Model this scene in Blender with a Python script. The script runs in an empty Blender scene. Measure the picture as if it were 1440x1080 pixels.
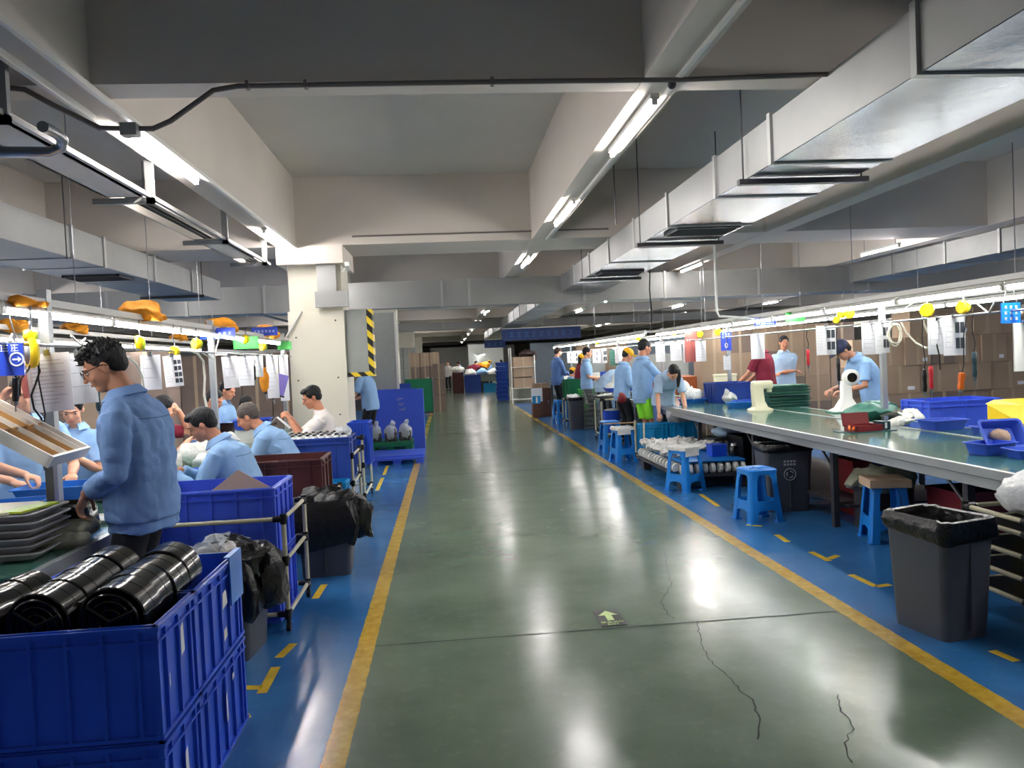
import bpy, math, random
from mathutils import Vector, Matrix, noise
from mathutils.bvhtree import BVHTree
PI = math.pi
random.seed(7)
scene = bpy.context.scene
COL = scene.collection

# ---------------------------------------------------------------- camera
H = 1.55
FPX = 1080.0
def _axes():
    y = Vector((626-720, -(511-540), -FPX)).normalized()
    z0 = Vector((-0.047, 1, 0)).normalized()
    z = (z0 - y*z0.dot(y)).normalized()
    x = y.cross(z)
    return x, y, z
_X, _Y, _Z = _axes()
MW = Matrix((_X, _Y, _Z))            # camera space -> world
cam_data = bpy.data.cameras.new('camera')
cam_data.sensor_width = 36.0
cam_data.lens = 36.0*FPX/1440.0
cam_data.clip_end = 300
cam = bpy.data.objects.new('camera', cam_data)
COL.objects.link(cam)
cam.matrix_world = Matrix.Translation((0, 0, H)) @ MW.to_4x4()
scene.camera = cam

def at(px, py, X=None, Y=None, Z=None):
    """the world point seen at a photo position, at a known real distance or height"""
    d = MW @ Vector((px-720, 540-py, -FPX))
    if X is not None: t = X/d.x
    elif Y is not None: t = Y/d.y
    else: t = (Z-H)/d.z
    return d*t + Vector((0, 0, H))

# ---------------------------------------------------------------- world, exposure
w = bpy.data.worlds.new('world'); scene.world = w
w.use_nodes = True
w.node_tree.nodes['Background'].inputs[0].default_value = (0.5, 0.52, 0.55, 1)
w.node_tree.nodes['Background'].inputs[1].default_value = 0.02
scene.view_settings.view_transform = 'Standard'
scene.view_settings.look = 'None'
scene.view_settings.exposure = 2.95
scene.view_settings.gamma = 1.0
E_RACK = 8.5       # bench row lamps
E_CEIL = 22.0      # ceiling strip lamps
try:
    scene.cycles.max_bounces = 8
    scene.cycles.diffuse_bounces = 6
    scene.cycles.glossy_bounces = 3
    scene.cycles.transparent_max_bounces = 8
    scene.cycles.sample_clamp_indirect = 4.0
    scene.cycles.use_denoising = True
except Exception:
    pass

# ---------------------------------------------------------------- materials
def lin(c):
    c = c/255.0
    return c/12.92 if c <= 0.04045 else ((c+0.055)/1.055)**2.4
def rgb(r, g, b): return (lin(r), lin(g), lin(b), 1.0)
MATS = {}
def mat(name, col, rough=0.6, metal=0.0, var=0.0, vscale=8.0, bump=0.0, bscale=40.0, spec=0.5, alpha=1.0, trans=0.0, stretch=(1, 1, 1), coat=0.0, ior=1.45):
    m = bpy.data.materials.new(name); m.use_nodes = True
    nt = m.node_tree; b = nt.nodes['Principled BSDF']
    b.inputs['Base Color'].default_value = rgb(*col)
    b.inputs['Roughness'].default_value = rough
    b.inputs['Metallic'].default_value = metal
    b.inputs['Specular IOR Level'].default_value = spec
    b.inputs['IOR'].default_value = ior
    if alpha < 1: b.inputs['Alpha'].default_value = alpha
    if trans > 0: b.inputs['Transmission Weight'].default_value = trans
    if coat > 0: b.inputs['Coat Weight'].default_value = coat
    tc = nt.nodes.new('ShaderNodeTexCoord'); mp = nt.nodes.new('ShaderNodeMapping')
    mp.inputs['Scale'].default_value = stretch
    nt.links.new(tc.outputs['Object'], mp.inputs['Vector'])
    if var > 0:
        n = nt.nodes.new('ShaderNodeTexNoise'); n.inputs['Scale'].default_value = vscale
        n.inputs['Detail'].default_value = 5
        nt.links.new(mp.outputs[0], n.inputs['Vector'])
        r = nt.nodes.new('ShaderNodeValToRGB')
        c = rgb(*col)
        r.color_ramp.elements[0].position = 0.3; r.color_ramp.elements[1].position = 0.7
        r.color_ramp.elements[0].color = tuple(max(0, x*(1-var)) for x in c[:3])+(1,)
        r.color_ramp.elements[1].color = tuple(min(1, x*(1+var)) for x in c[:3])+(1,)
        nt.links.new(n.outputs['Fac'], r.inputs[0]); nt.links.new(r.outputs[0], b.inputs['Base Color'])
    if bump > 0:
        n2 = nt.nodes.new('ShaderNodeTexNoise'); n2.inputs['Scale'].default_value = bscale
        n2.inputs['Detail'].default_value = 4
        nt.links.new(mp.outputs[0], n2.inputs['Vector'])
        bp = nt.nodes.new('ShaderNodeBump'); bp.inputs['Strength'].default_value = bump
        bp.inputs['Distance'].default_value = 0.02
        nt.links.new(n2.outputs['Fac'], bp.inputs['Height']); nt.links.new(bp.outputs[0], b.inputs['Normal'])
    MATS[name] = m
    return m
def emis(name, col, strength):
    m = bpy.data.materials.new(name); m.use_nodes = True
    b = m.node_tree.nodes['Principled BSDF']
    b.inputs['Base Color'].default_value = (0.9, 0.9, 0.9, 1)
    b.inputs['Emission Color'].default_value = (col[0], col[1], col[2], 1)
    b.inputs['Emission Strength'].default_value = strength
    MATS[name] = m; return m

M = MATS
emis('tube_light', (1.0, 0.985, 0.97), E_RACK)
emis('ceiling_tube_light', (1.0, 0.955, 0.95), E_CEIL)
mat('ceiling_paint', (192, 188, 180), 0.85, var=0.05, vscale=0.6, bump=0.05, bscale=6)
mat('beam_paint', (200, 192, 182), 0.8, var=0.05, vscale=0.8)
mat('partition_blue', (150, 164, 176), 0.7, var=0.05, vscale=1)
mat('wall_paint', (150, 150, 146), 0.8, var=0.05, vscale=0.8)
mat('column_paint', (212, 208, 192), 0.6, var=0.04, vscale=1.5)
mat('column_panel', (222, 217, 200), 0.45, var=0.03, vscale=1.2)
mat('galvanised', (142, 143, 141), 0.5, 0.25, var=0.1, vscale=1.5, bump=0.05, bscale=3)
mat('conduit_grey', (118, 110, 106), 0.5, 0.2)
mat('galvanised_shiny', (116, 128, 134), 0.2, 0.95, var=0.12, vscale=2.0, bump=0.12, bscale=5)
mat('galvanised_rib', (160, 161, 159), 0.45, 0.25)
mat('steel', (150, 152, 155), 0.3, 0.9, var=0.1, vscale=6)
mat('aluminium', (176, 180, 182), 0.35, 0.7)
mat('dark_steel', (62, 62, 66), 0.45, 0.4)
mat('black_plastic', (16, 16, 18), 0.35)
mat('black_gloss', (14, 14, 15), 0.2, coat=0.5, var=0.2, vscale=10, bump=0.08, bscale=9)
mat('black_bag', (10, 10, 13), 0.28, bump=0.6, bscale=22)
mat('black_rubber', (20, 20, 22), 0.7)
mat('grey_can', (70, 73, 82), 0.42, var=0.05, vscale=3, bump=0.05, bscale=60)
mat('ivory_pipe', (196, 190, 160), 0.35)
mat('white_plastic', (226, 226, 220), 0.35)
mat('white_frame', (214, 212, 206), 0.4)
mat('white_film', (225, 228, 230), 0.2, var=0.12, vscale=25, bump=0.5, bscale=30)
mat('clear_film', (225, 232, 236), 0.12, alpha=0.45, bump=0.6, bscale=25)
mat('paper', (228, 229, 232), 0.25, coat=0.4)
mat('ink', (172, 176, 184), 0.6)
mat('dark_ink', (64, 70, 78), 0.6)
mat('crate_blue', (34, 78, 196), 0.38, var=0.08, vscale=3)
mat('crate_blue_bright', (62, 92, 214), 0.38, var=0.06, vscale=3)
mat('crate_blue_deep', (36, 66, 150), 0.4, var=0.08, vscale=3)
mat('crate_teal', (12, 132, 190), 0.4, var=0.06, vscale=3)
mat('crate_green', (16, 108, 70), 0.4, var=0.08)
mat('crate_maroon', (80, 36, 34), 0.45, var=0.12, vscale=4)
mat('tray_blue', (34, 112, 200), 0.35, var=0.05)
mat('tray_royal', (48, 84, 196), 0.35, var=0.05)
mat('stool_blue', (24, 122, 206), 0.32, var=0.07, vscale=6)
mat('yellow_plastic', (240, 205, 20), 0.35)
mat('lime_plastic', (186, 210, 40), 0.3)
mat('sign_blue', (44, 72, 190), 0.3, coat=0.3)
mat('sign_sky', (20, 120, 235), 0.3)
mat('banner_blue', (26, 54, 110), 0.5)
mat('banner_text', (60, 100, 160), 0.5)
mat('sign_green', (60, 176, 70), 0.4)
mat('white_text', (235, 238, 245), 0.5)
mat('cardboard', (158, 136, 114), 0.85, var=0.07, vscale=2.5)
mat('cardboard_light', (186, 160, 132), 0.85, var=0.06, vscale=3)
mat('cardboard_dark', (122, 106, 96), 0.85, var=0.07, vscale=2.5)
mat('packing_tape', (172, 152, 126), 0.3)
mat('table_green', (62, 112, 98), 0.16, var=0.12, vscale=2.2, coat=0.3)
mat('mat_green', (30, 98, 70), 0.3, var=0.1)
mat('sheet_green', (70, 128, 112), 0.4, var=0.15, vscale=9)
mat('sheet_dark', (38, 66, 74), 0.4)
mat('grey_tray', (160, 158, 160), 0.4, var=0.08)
mat('grey_cloth', (138, 138, 120), 0.9, var=0.12, vscale=9, bump=0.5, bscale=20)
mat('orange_cloth', (232, 150, 34), 0.8, var=0.18, vscale=14, bump=0.4, bscale=25)
mat('orange_plastic', (232, 110, 30), 0.4)
mat('red_plastic', (200, 42, 52), 0.35)
mat('maroon_box', (118, 30, 34), 0.45, var=0.08)
mat('wood_brown', (96, 62, 46), 0.6, var=0.15, vscale=6, stretch=(1, 1, 8))
mat('terracotta', (178, 96, 52), 0.6, var=0.08)
mat('shelf_board', (168, 128, 78), 0.5, var=0.2, vscale=6)
mat('cream_plastic', (232, 228, 196), 0.4)
mat('hose', (226, 222, 206), 0.4)
mat('skin', (214, 160, 130), 0.5, var=0.05, vscale=18)
mat('skin_warm', (196, 134, 104), 0.5, var=0.06, vscale=18)
mat('skin_tan', (184, 130, 102), 0.5, var=0.06, vscale=18)
mat('hair_black', (12, 12, 16), 0.62, bump=0.8, bscale=70, stretch=(1, 1, 0.35))
mat('hair_grey', (82, 74, 70), 0.6, bump=0.8, bscale=70, var=0.25, vscale=30)
mat('hair_brown', (46, 30, 30), 0.5, bump=0.7, bscale=70)
mat('shirt_blue', (112, 146, 196), 0.85, var=0.05, vscale=5, bump=0.25, bscale=160)
mat('shirt_light', (140, 178, 220), 0.85, var=0.05, vscale=5, bump=0.2, bscale=160)
mat('shirt_pale', (164, 190, 216), 0.85, var=0.04, vscale=5)
mat('shirt_navy_blue', (76, 106, 156), 0.85, var=0.05, vscale=5)
mat('shirt_white', (224, 218, 214), 0.85, var=0.03, vscale=5)
mat('shirt_maroon', (126, 28, 52), 0.8, var=0.1)
mat('seam', (60, 82, 122), 0.9)
mat('trousers_black', (20, 22, 28), 0.85, bump=0.2, bscale=60)
mat('shorts_lime', (128, 214, 44), 0.7)
mat('cap_yellow', (240, 180, 24), 0.6, var=0.06)
mat('cap_dark', (40, 48, 78), 0.7)
mat('shoe', (34, 34, 38), 0.5)
mat('eye_white', (170, 160, 150), 0.25)
mat('lip', (176, 96, 88), 0.45)
mat('mask_blue', (110, 164, 214), 0.8)
mat('grey_panel', (150, 154, 150), 0.5, var=0.04)
mat('dark_void', (34, 34, 36), 0.8)
mat('foam_white', (230, 230, 224), 0.7, var=0.08, vscale=30, bump=0.5, bscale=40)
mat('bubble_film', (206, 206, 204), 0.2, var=0.15, vscale=40, bump=0.6, bscale=60)
mat('tan_board', (188, 150, 116), 0.8)
mat('purple_plastic', (140, 124, 206), 0.4)
mat('crack', (38, 46, 42), 0.9)
mat('glow_green', (196, 220, 150), 0.5)
mat('exit_black', (36, 44, 40), 0.5)
mat('wire_grey', (120, 126, 122), 0.5, 0.3)
mat('tape_yellow', (206, 172, 40), 0.6, var=0.2, vscale=12)

# the black and yellow hazard tape
def hazard(name, axis):
    m = bpy.data.materials.new(name); m.use_nodes = True
    nt = m.node_tree; b = nt.nodes['Principled BSDF']; b.inputs['Roughness'].default_value = 0.4
    tc = nt.nodes.new('ShaderNodeTexCoord'); sp = nt.nodes.new('ShaderNodeSeparateXYZ')
    nt.links.new(tc.outputs['Object'], sp.inputs[0])
    ad = nt.nodes.new('ShaderNodeMath'); ad.operation = 'ADD' if axis else 'SUBTRACT'
    nt.links.new(sp.outputs['X'], ad.inputs[0]); nt.links.new(sp.outputs['Z'], ad.inputs[1])
    mu = nt.nodes.new('ShaderNodeMath'); mu.operation = 'MULTIPLY'; mu.inputs[1].default_value = 5.2
    fr = nt.nodes.new('ShaderNodeMath'); fr.operation = 'FRACT'
    gt = nt.nodes.new('ShaderNodeMath'); gt.operation = 'GREATER_THAN'; gt.inputs[1].default_value = 0.5
    nt.links.new(ad.outputs[0], mu.inputs[0]); nt.links.new(mu.outputs[0], fr.inputs[0]); nt.links.new(fr.outputs[0], gt.inputs[0])
    mx = nt.nodes.new('ShaderNodeMix'); mx.data_type = 'RGBA'
    mx.inputs[6].default_value = rgb(20, 20, 20); mx.inputs[7].default_value = rgb(232, 200, 40)
    nt.links.new(gt.outputs[0], mx.inputs[0]); nt.links.new(mx.outputs[2], b.inputs['Base Color'])
    MATS[name] = m
hazard('hazard_tape', True)

# the painted floor: green aisle, blue work zones, yellow lines, worn and glossy
AL, AR = -0.46, 2.22
def floor_material():
    m = bpy.data.materials.new('epoxy_floor'); m.use_nodes = True
    nt = m.node_tree; N = nt.nodes; L = nt.links; b = N['Principled BSDF']
    tc = N.new('ShaderNodeTexCoord'); sp = N.new('ShaderNodeSeparateXYZ'); L.new(tc.outputs['Object'], sp.inputs[0])
    def ns(scale, detail=5, rough=0.6):
        n = N.new('ShaderNodeTexNoise'); n.inputs['Scale'].default_value = scale
        n.inputs['Detail'].default_value = detail; n.inputs['Roughness'].default_value = rough
        L.new(tc.outputs['Object'], n.inputs['Vector']); return n.outputs['Fac']
    def mt(op, a, b2=None, cl=False):
        n = N.new('ShaderNodeMath'); n.operation = op; n.use_clamp = cl
        for i, v in enumerate((a, b2)):
            if v is None: continue
            if isinstance(v, (int, float)): n.inputs[i].default_value = v
            else: L.new(v, n.inputs[i])
        return n.outputs[0]
    def mix(f, a, c):
        n = N.new('ShaderNodeMix'); n.data_type = 'RGBA'
        if isinstance(f, (int, float)): n.inputs[0].default_value = f
        else: L.new(f, n.inputs[0])
        for i, v in ((6, a), (7, c)):
            if isinstance(v, tuple): n.inputs[i].default_value = v
            else: L.new(v, n.inputs[i])
        return n.outputs[2]
    x = mt('ADD', sp.outputs['X'], mt('MULTIPLY', mt('SUBTRACT', ns(9), 0.5), 0.02))
    y = sp.outputs['Y']
    def between(v, lo, hi): return mt('MULTIPLY', mt('GREATER_THAN', v, lo), mt('LESS_THAN', v, hi))
    big = ns(0.9, 6); fine = ns(14, 6, 0.7)
    ramp = lambda v, lo, hi: mt('DIVIDE', mt('SUBTRACT', v, lo), hi-lo, True)
    green = mix(ramp(big, 0.35, 0.65), rgb(84, 104, 84), rgb(104, 122, 102))
    green = mix(mt('MULTIPLY', ramp(fine, 0.55, 0.75), 0.35), green, rgb(122, 136, 120))
    blue = mix(ramp(big, 0.35, 0.65), rgb(38, 96, 150), rgb(54, 116, 176))
    blue = mix(mt('MULTIPLY', ramp(fine, 0.58, 0.75), 0.3), blue, rgb(100, 140, 172))
    blue = mix(mt('MULTIPLY', ramp(ns(5, 8, 0.75), 0.64, 0.7), 0.5), blue, rgb(60, 66, 72))
    aisle = between(x, AL-0.02, AR+0.02)
    far = mt('GREATER_THAN', y, 27.5)
    aisle = mt('MAXIMUM', aisle, far)
    col = mix(aisle, blue, green)
    line = mt('MAXIMUM', between(x, AL-0.1, AL), between(x, AR, AR+0.11))
    line = mt('MULTIPLY', line, mt('LESS_THAN', y, 27.5))
    worn = mt('GREATER_THAN', ns(7, 8, 0.75), 0.66)
    line = mt('MULTIPLY', line, mt('SUBTRACT', 1.0, mt('MULTIPLY', worn, 0.8)))
    yel = mix(ramp(fine, 0.35, 0.65), rgb(176, 138, 34), rgb(206, 172, 62))
    col = mix(line, col, yel)
    L.new(col, b.inputs['Base Color'])
    ro = mt('ADD', mt('MULTIPLY', ramp(ns(2.5, 7, 0.7), 0.3, 0.7), 0.12), 0.15)
    L.new(ro, b.inputs['Roughness'])
    b.inputs['Specular IOR Level'].default_value = 0.6
    bp = N.new('ShaderNodeBump'); bp.inputs['Strength'].default_value = 0.06; bp.inputs['Distance'].default_value = 0.02
    L.new(ns(4, 6, 0.7), bp.inputs['Height']); L.new(bp.outputs[0], b.inputs['Normal'])
    MATS['epoxy_floor'] = m
floor_material()

# ---------------------------------------------------------------- mesh helpers
class MB:
    def __init__(s): s.v = []; s.f = []
    def add(s, vs, fs):
        o = len(s.v); s.v += [tuple(p) for p in vs]; s.f += [tuple(i+o for i in f) for f in fs]; return s
    def box(s, c, d, rot=None):
        hx, hy, hz = d[0]/2, d[1]/2, d[2]/2
        vs = [Vector((x, y, z)) for x in (-hx, hx) for y in (-hy, hy) for z in (-hz, hz)]
        if rot is not None: vs = [rot @ p for p in vs]
        c = Vector(c); vs = [p+c for p in vs]
        return s.add(vs, [(0, 1, 3, 2), (4, 6, 7, 5), (0, 4, 5, 1), (2, 3, 7, 6), (0, 2, 6, 4), (1, 5, 7, 3)])
    def bb(s, x0, x1, y0, y1, z0, z1): return s.box(((x0+x1)/2, (y0+y1)/2, (z0+z1)/2), (x1-x0, y1-y0, z1-z0))
    def hexa(s, b, t):      # bottom four, top four points
        return s.add(list(b)+list(t), [(3, 2, 1, 0), (4, 5, 6, 7), (0, 1, 5, 4), (1, 2, 6, 5), (2, 3, 7, 6), (3, 0, 4, 7)])
    def loft(s, rings, closed=True):
        n = len(rings[0]); vs = [p for r in rings for p in r]; fs = []
        for i in range(len(rings)-1):
            for j in range(n):
                k = (j+1) % n
                fs.append((i*n+j, i*n+k, (i+1)*n+k, (i+1)*n+j))
        if closed:
            fs.append(tuple(range(n-1, -1, -1))); fs.append(tuple((len(rings)-1)*n+j for j in range(n)))
        return s.add(vs, fs)
    def path(s, pts, r, n=8, closed=True):
        pts = [Vector(p) for p in pts]; rings = []; prev = None
        for i, p in enumerate(pts):
            a = pts[max(0, i-1)]; b = pts[min(len(pts)-1, i+1)]
            t = (b-a).normalized() if (b-a).length > 1e-9 else Vector((0, 0, 1))
            if prev is None:
                ref = Vector((0, 0, 1)) if abs(t.z) < 0.9 else Vector((1, 0, 0))
                u = ref.cross(t).normalized()
            else:
                u = (prev - t*prev.dot(t)).normalized()
            prev = u; v = t.cross(u)
            rr = r[i] if isinstance(r, (list, tuple)) else r
            rings.append([p + u*math.cos(2*PI*k/n)*rr + v*math.sin(2*PI*k/n)*rr for k in range(n)])
        return s.loft(rings, closed)
    def tube(s, a, b, r, n=8, r2=None): return s.path([a, b], [r, r if r2 is None else r2], n)
    def sph(s, c, r, rot=None, nu=12, nv=8):
        c = Vector(c); r = Vector(r) if not isinstance(r, (int, float)) else Vector((r, r, r))
        vs = []; fs = []
        for i in range(1, nv):
            th = PI*i/nv
            for j in range(nu):
                ph = 2*PI*j/nu
                p = Vector((r.x*math.sin(th)*math.cos(ph), r.y*math.sin(th)*math.sin(ph), r.z*math.cos(th)))
                vs.append((rot @ p if rot is not None else p)+c)
        top = Vector((0, 0, r.z)); bot = Vector((0, 0, -r.z))
        if rot is not None: top = rot @ top; bot = rot @ bot
        vs += [top+c, bot+c]; T = len(vs)-2; B = len(vs)-1
        for j in range(nu):
            k = (j+1) % nu
            fs.append((T, j, k)); fs.append((B, (nv-2)*nu+k, (nv-2)*nu+j))
            for i in range(nv-2): fs.append((i*nu+j, (i+1)*nu+j, (i+1)*nu+k, i*nu+k))
        return s.add(vs, fs)
    def cap(s, a, b, r0, r1, n=12):
        a = Vector(a); b = Vector(b); s.path([a, b], [r0, r1], n); s.sph(a, r0, nu=n); s.sph(b, r1, nu=n); return s
    def lathe(s, prof, c=(0, 0, 0), n=20, closed=True):
        c = Vector(c)
        return s.loft([[c+Vector((r*math.cos(2*PI*k/n), r*math.sin(2*PI*k/n), z)) for k in range(n)] for r, z in prof], closed)
    def rrect(s, prof, n=4):
        """rings of a rounded rectangle: list of (halfx, halfy, radius, z, cx, cy)"""
        rings = []
        for q in prof:
            hx, hy, rd, z = q[:4]; cx, cy = (q[4], q[5]) if len(q) > 4 else (0, 0)
            ring = []
            for (sx, sy, a0) in ((1, 1, 0), (-1, 1, 90), (-1, -1, 180), (1, -1, 270)):
                for k in range(n+1):
                    a = math.radians(a0+90*k/n)
                    ring.append(Vector((cx+sx*(hx-rd)+rd*math.cos(a), cy+sy*(hy-rd)+rd*math.sin(a), z)))
            rings.append(ring)
        return rings
    def noisy(s, amp, sc, seed=0):
        out = []
        for p in s.v:
            p = Vector(p); q = p*sc+Vector((seed, seed*1.7, -seed))
            out.append(tuple(p+Vector((noise.noise(q), noise.noise(q+Vector((31, 0, 0))), noise.noise(q+Vector((0, 57, 0)))))*amp))
        s.v = out; return s
    def xf(s, mtx): s.v = [tuple(mtx @ Vector(p)) for p in s.v]; return s
    def mesh(s, name):
        me = bpy.data.meshes.new(name); me.from_pydata(s.v, [], s.f); me.update(); return me

def link(name, me, m, parent=None, loc=None, rz=0.0, smooth=None, flip=False):
    o = bpy.data.objects.new(name, me); COL.objects.link(o)
    if isinstance(m, str): m = MATS[m]
    me.materials.clear(); me.materials.append(m)
    if smooth is not None:
        try:
            if smooth is True: me.shade_smooth()
            else:
                me.shade_smooth(); me.set_sharp_from_angle(angle=math.radians(smooth))
        except Exception: pass
    if parent is not None: o.parent = parent
    if loc is not None: o.location = loc
    if rz: o.rotation_euler = (0, 0, rz)
    return o
def ob(name, mb, m, parent=None, loc=None, rz=0.0, smooth=None):
    me = mb.mesh(name)
    import bmesh
    bm = bmesh.new(); bm.from_mesh(me); bmesh.ops.recalc_face_normals(bm, faces=bm.faces); bm.to_mesh(me); bm.free()
    return link(name, me, m, parent, loc, rz, smooth)
def tag(o, label, cat, group=None, kind=None):
    o['label'] = label; o['category'] = cat
    if group: o['group'] = group
    if kind: o['kind'] = kind
    return o
def thing(name, label, cat, loc=(0, 0, 0), rz=0.0, group=None):
    o = bpy.data.objects.new(name, None); COL.objects.link(o)
    o.empty_display_size = 0.1; o.location = loc; o.rotation_euler = (0, 0, rz)
    return tag(o, label, cat, group)
def struct(name, mb, m, smooth=None, parent=None):
    o = ob(name, mb, m, parent, smooth=smooth)
    if parent is None: o['kind'] = 'structure'
    return o
def kids(o): return [c for c in list(COL.objects) if c.parent == o]
KID = {}
def dup(root, loc, rz=0.0, label=None, group=None, scale=None):
    if root.name not in KID:
        a = kids(root); KID[root.name] = [(c, kids(c)) for c in a]
    r = root.copy(); COL.objects.link(r); r.location = loc; r.rotation_euler = (0, 0, rz)
    if scale: r.scale = scale
    if label: r['label'] = label
    if group: r['group'] = group
    for c, gg in KID[root.name]:
        d = c.copy(); COL.objects.link(d); d.parent = r
        for g in gg:
            e = g.copy(); COL.objects.link(e); e.parent = d
    return r
def fuse(mb, vox, smooth=3):
    """melts overlapping closed shapes into one continuous skin"""
    me = mb.mesh('tmp'); o = bpy.data.objects.new('tmp', me); COL.objects.link(o)
    r = o.modifiers.new('r', 'REMESH'); r.mode = 'VOXEL'; r.voxel_size = vox; r.adaptivity = 0
    if smooth:
        s = o.modifiers.new('s', 'SMOOTH'); s.factor = 0.5; s.iterations = smooth
    dg = bpy.context.evaluated_depsgraph_get()
    out = bpy.data.meshes.new_from_object(o.evaluated_get(dg))
    bpy.data.objects.remove(o); bpy.data.meshes.remove(me)
    out.shade_smooth()
    return out
def text_mesh(body, size, ext=0.001):
    cu = bpy.data.curves.new('t', 'FONT'); cu.body = body; cu.size = size; cu.extrude = ext
    cu.align_x = 'CENTER'; cu.align_y = 'CENTER'
    o = bpy.data.objects.new('t', cu); COL.objects.link(o)
    dg = bpy.context.evaluated_depsgraph_get()
    me = bpy.data.meshes.new_from_object(o.evaluated_get(dg))
    bpy.data.objects.remove(o)
    return me
# ================================================================ room shell
ZB = 3.25      # underside of the beams
ZS = 4.2       # slab
X0, X1, Y0, Y1 = -15.0, 22.0, -9.0, 82.0
struct('floor', MB().bb(X0, X1, Y0, Y1, -0.1, 0), 'epoxy_floor')
struct('ceiling', MB().bb(X0, X1, Y0, Y1, ZS, ZS+0.15), 'ceiling_paint')
struct('wall_left', MB().bb(X0-0.2, X0, Y0, Y1, 0, ZS), 'wall_paint')
struct('wall_right', MB().bb(X1, X1+0.2, Y0, Y1, 0, ZS), 'wall_paint')
struct('wall_back', MB().bb(X0, X1, Y1, Y1+0.2, 0, ZS), 'wall_paint')
struct('wall_front', MB().bb(X0, X1, Y0-0.2, Y0, 0, ZS), 'wall_paint')
# cross beams
for (ya, yb) in [(-1.5, -1.2), (4.68, 4.92), (10.85, 12.0), (17.3, 17.6), (23.2, 24.3), (29.6, 30), (35.6, 36.6), (42, 42.4), (48, 49), (60, 61), (72, 73)]:
    struct('ceiling_beam', MB().bb(X0, X1, ya, yb, ZB, ZS), 'beam_paint')
# long beams
for xa in (-12.4, -8.95, -5.5, -2.24, 1.3, 4.72, 8.15, 11.6, 15.0, 18.4):
    struct('ceiling_beam', MB().bb(xa, xa+0.27, Y0, Y1, ZB-0.004, ZS-0.002), 'beam_paint')
# columns
def column(x, y, w=0.74):
    struct('column', MB().bb(x-w/2, x+w/2, y-w/2, y+w/2, 0, ZB), 'column_paint')
for (x, y) in [(-1.76, 23.6), (-1.76, 36), (-1.76, 48.5), (-12.0, 11.4), (-12.0, 23.6), (-1.9, -3.0)]:
    column(x, y)
# main column with its panels
cx0, cx1, cy0, cy1 = -2.13, -1.40, 11.0, 11.75
col = struct('column', MB().bb(cx0, cx1, cy0, cy1, 0, 3.25), 'column_paint')
t = thing('column_cladding', 'cream steel cladding panel with screws around the lower half of the big left column', 'cladding', (0, 0, 0))
ob('panel', MB().bb(cx0-0.02, cx1+0.02, cy0-0.06, cy1, 0.0, 2.36), 'column_panel', t)
for (x, z) in [(-1.5, 2.22), (-2.05, 1.4), (-1.5, 1.42), (-2.05, 2.0), (-1.5, 0.9)]:
    ob('screw', MB().sph((x, cy0-0.065, z), 0.012), 'dark_steel', t)
ob('edge_strip', MB().tube((-2.2, cy0-0.09, 1.98), (-1.95, cy0-0.09, 2.36), 0.014), 'white_frame', t)
t = thing('cable_cover', 'grey boxed cable cover at the top of the big left column', 'cable cover', (0, 0, 0))
ob('cover', MB().bb(-1.75, -1.3, cy0-0.16, cy0-0.065, 2.40, 2.62).bb(-1.72, -1.46, cy0-0.1, cy0-0.005, 2.62, 3.05), 'galvanised_rib', t)
# partitions far away
struct('wall_partition', MB().bb(3.7, 16, 33, 33.1, 0, 2.25), 'partition_blue')
struct('wall_partition', MB().bb(-13, -3.2, 38, 38.1, 0, 2.6), 'wall_paint')
struct('wall_partition', MB().bb(-1.2, 6, 66, 66.1, 0, 2.9), 'wall_paint')
# haunch at the beam seat
struct('ceiling_beam', MB().bb(-2.24, -1.34, 10.8, 12.05, 3.0, 3.25), 'beam_paint')
t = thing('security_camera', 'small white camera fixed high on the right of the left column', 'camera', (-1.28, 10.85, 2.95))
ob('body', MB().box((0, -0.04, 0), (0.06, 0.16, 0.06), Matrix.Rotation(-0.3, 3, 'X')), 'white_plastic', t)
ob('bracket', MB().tube((0, 0, 0), (-0.1, 0.12, -0.05), 0.014), 'white_plastic', t)
# grey wall cabinet with hazard tape
t = thing('notice_panel', 'grey metal panel beside the column edged with black and yellow hazard tape', 'panel', (-1.375, 11.0, 1.42))
ob('panel', MB().bb(0.0, 0.30, 0, 0.3, 0, 0.94), 'grey_panel', t)
ob('hazard_tape', MB().bb(0.3, 0.375, -0.012, 0.3, 0, 0.94), 'hazard_tape', t)
ob('hazard_tape', MB().bb(-0.02, 0.3, -0.012, 0.0, -0.002, 0.06), 'hazard_tape', t)
# tall pale board next to it
t = thing('partition_board', 'tall pale grey board standing just behind the hazard-taped panel', 'board', (-1.1, 14.6, 0))
ob('board', MB().bb(-0.25, 0.18, 0, 0.06, 0, 2.55), 'grey_panel', t)
ob('edge', MB().bb(0.18, 0.22, -0.01, 0.07, 0, 2.55), 'white_frame', t)

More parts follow.
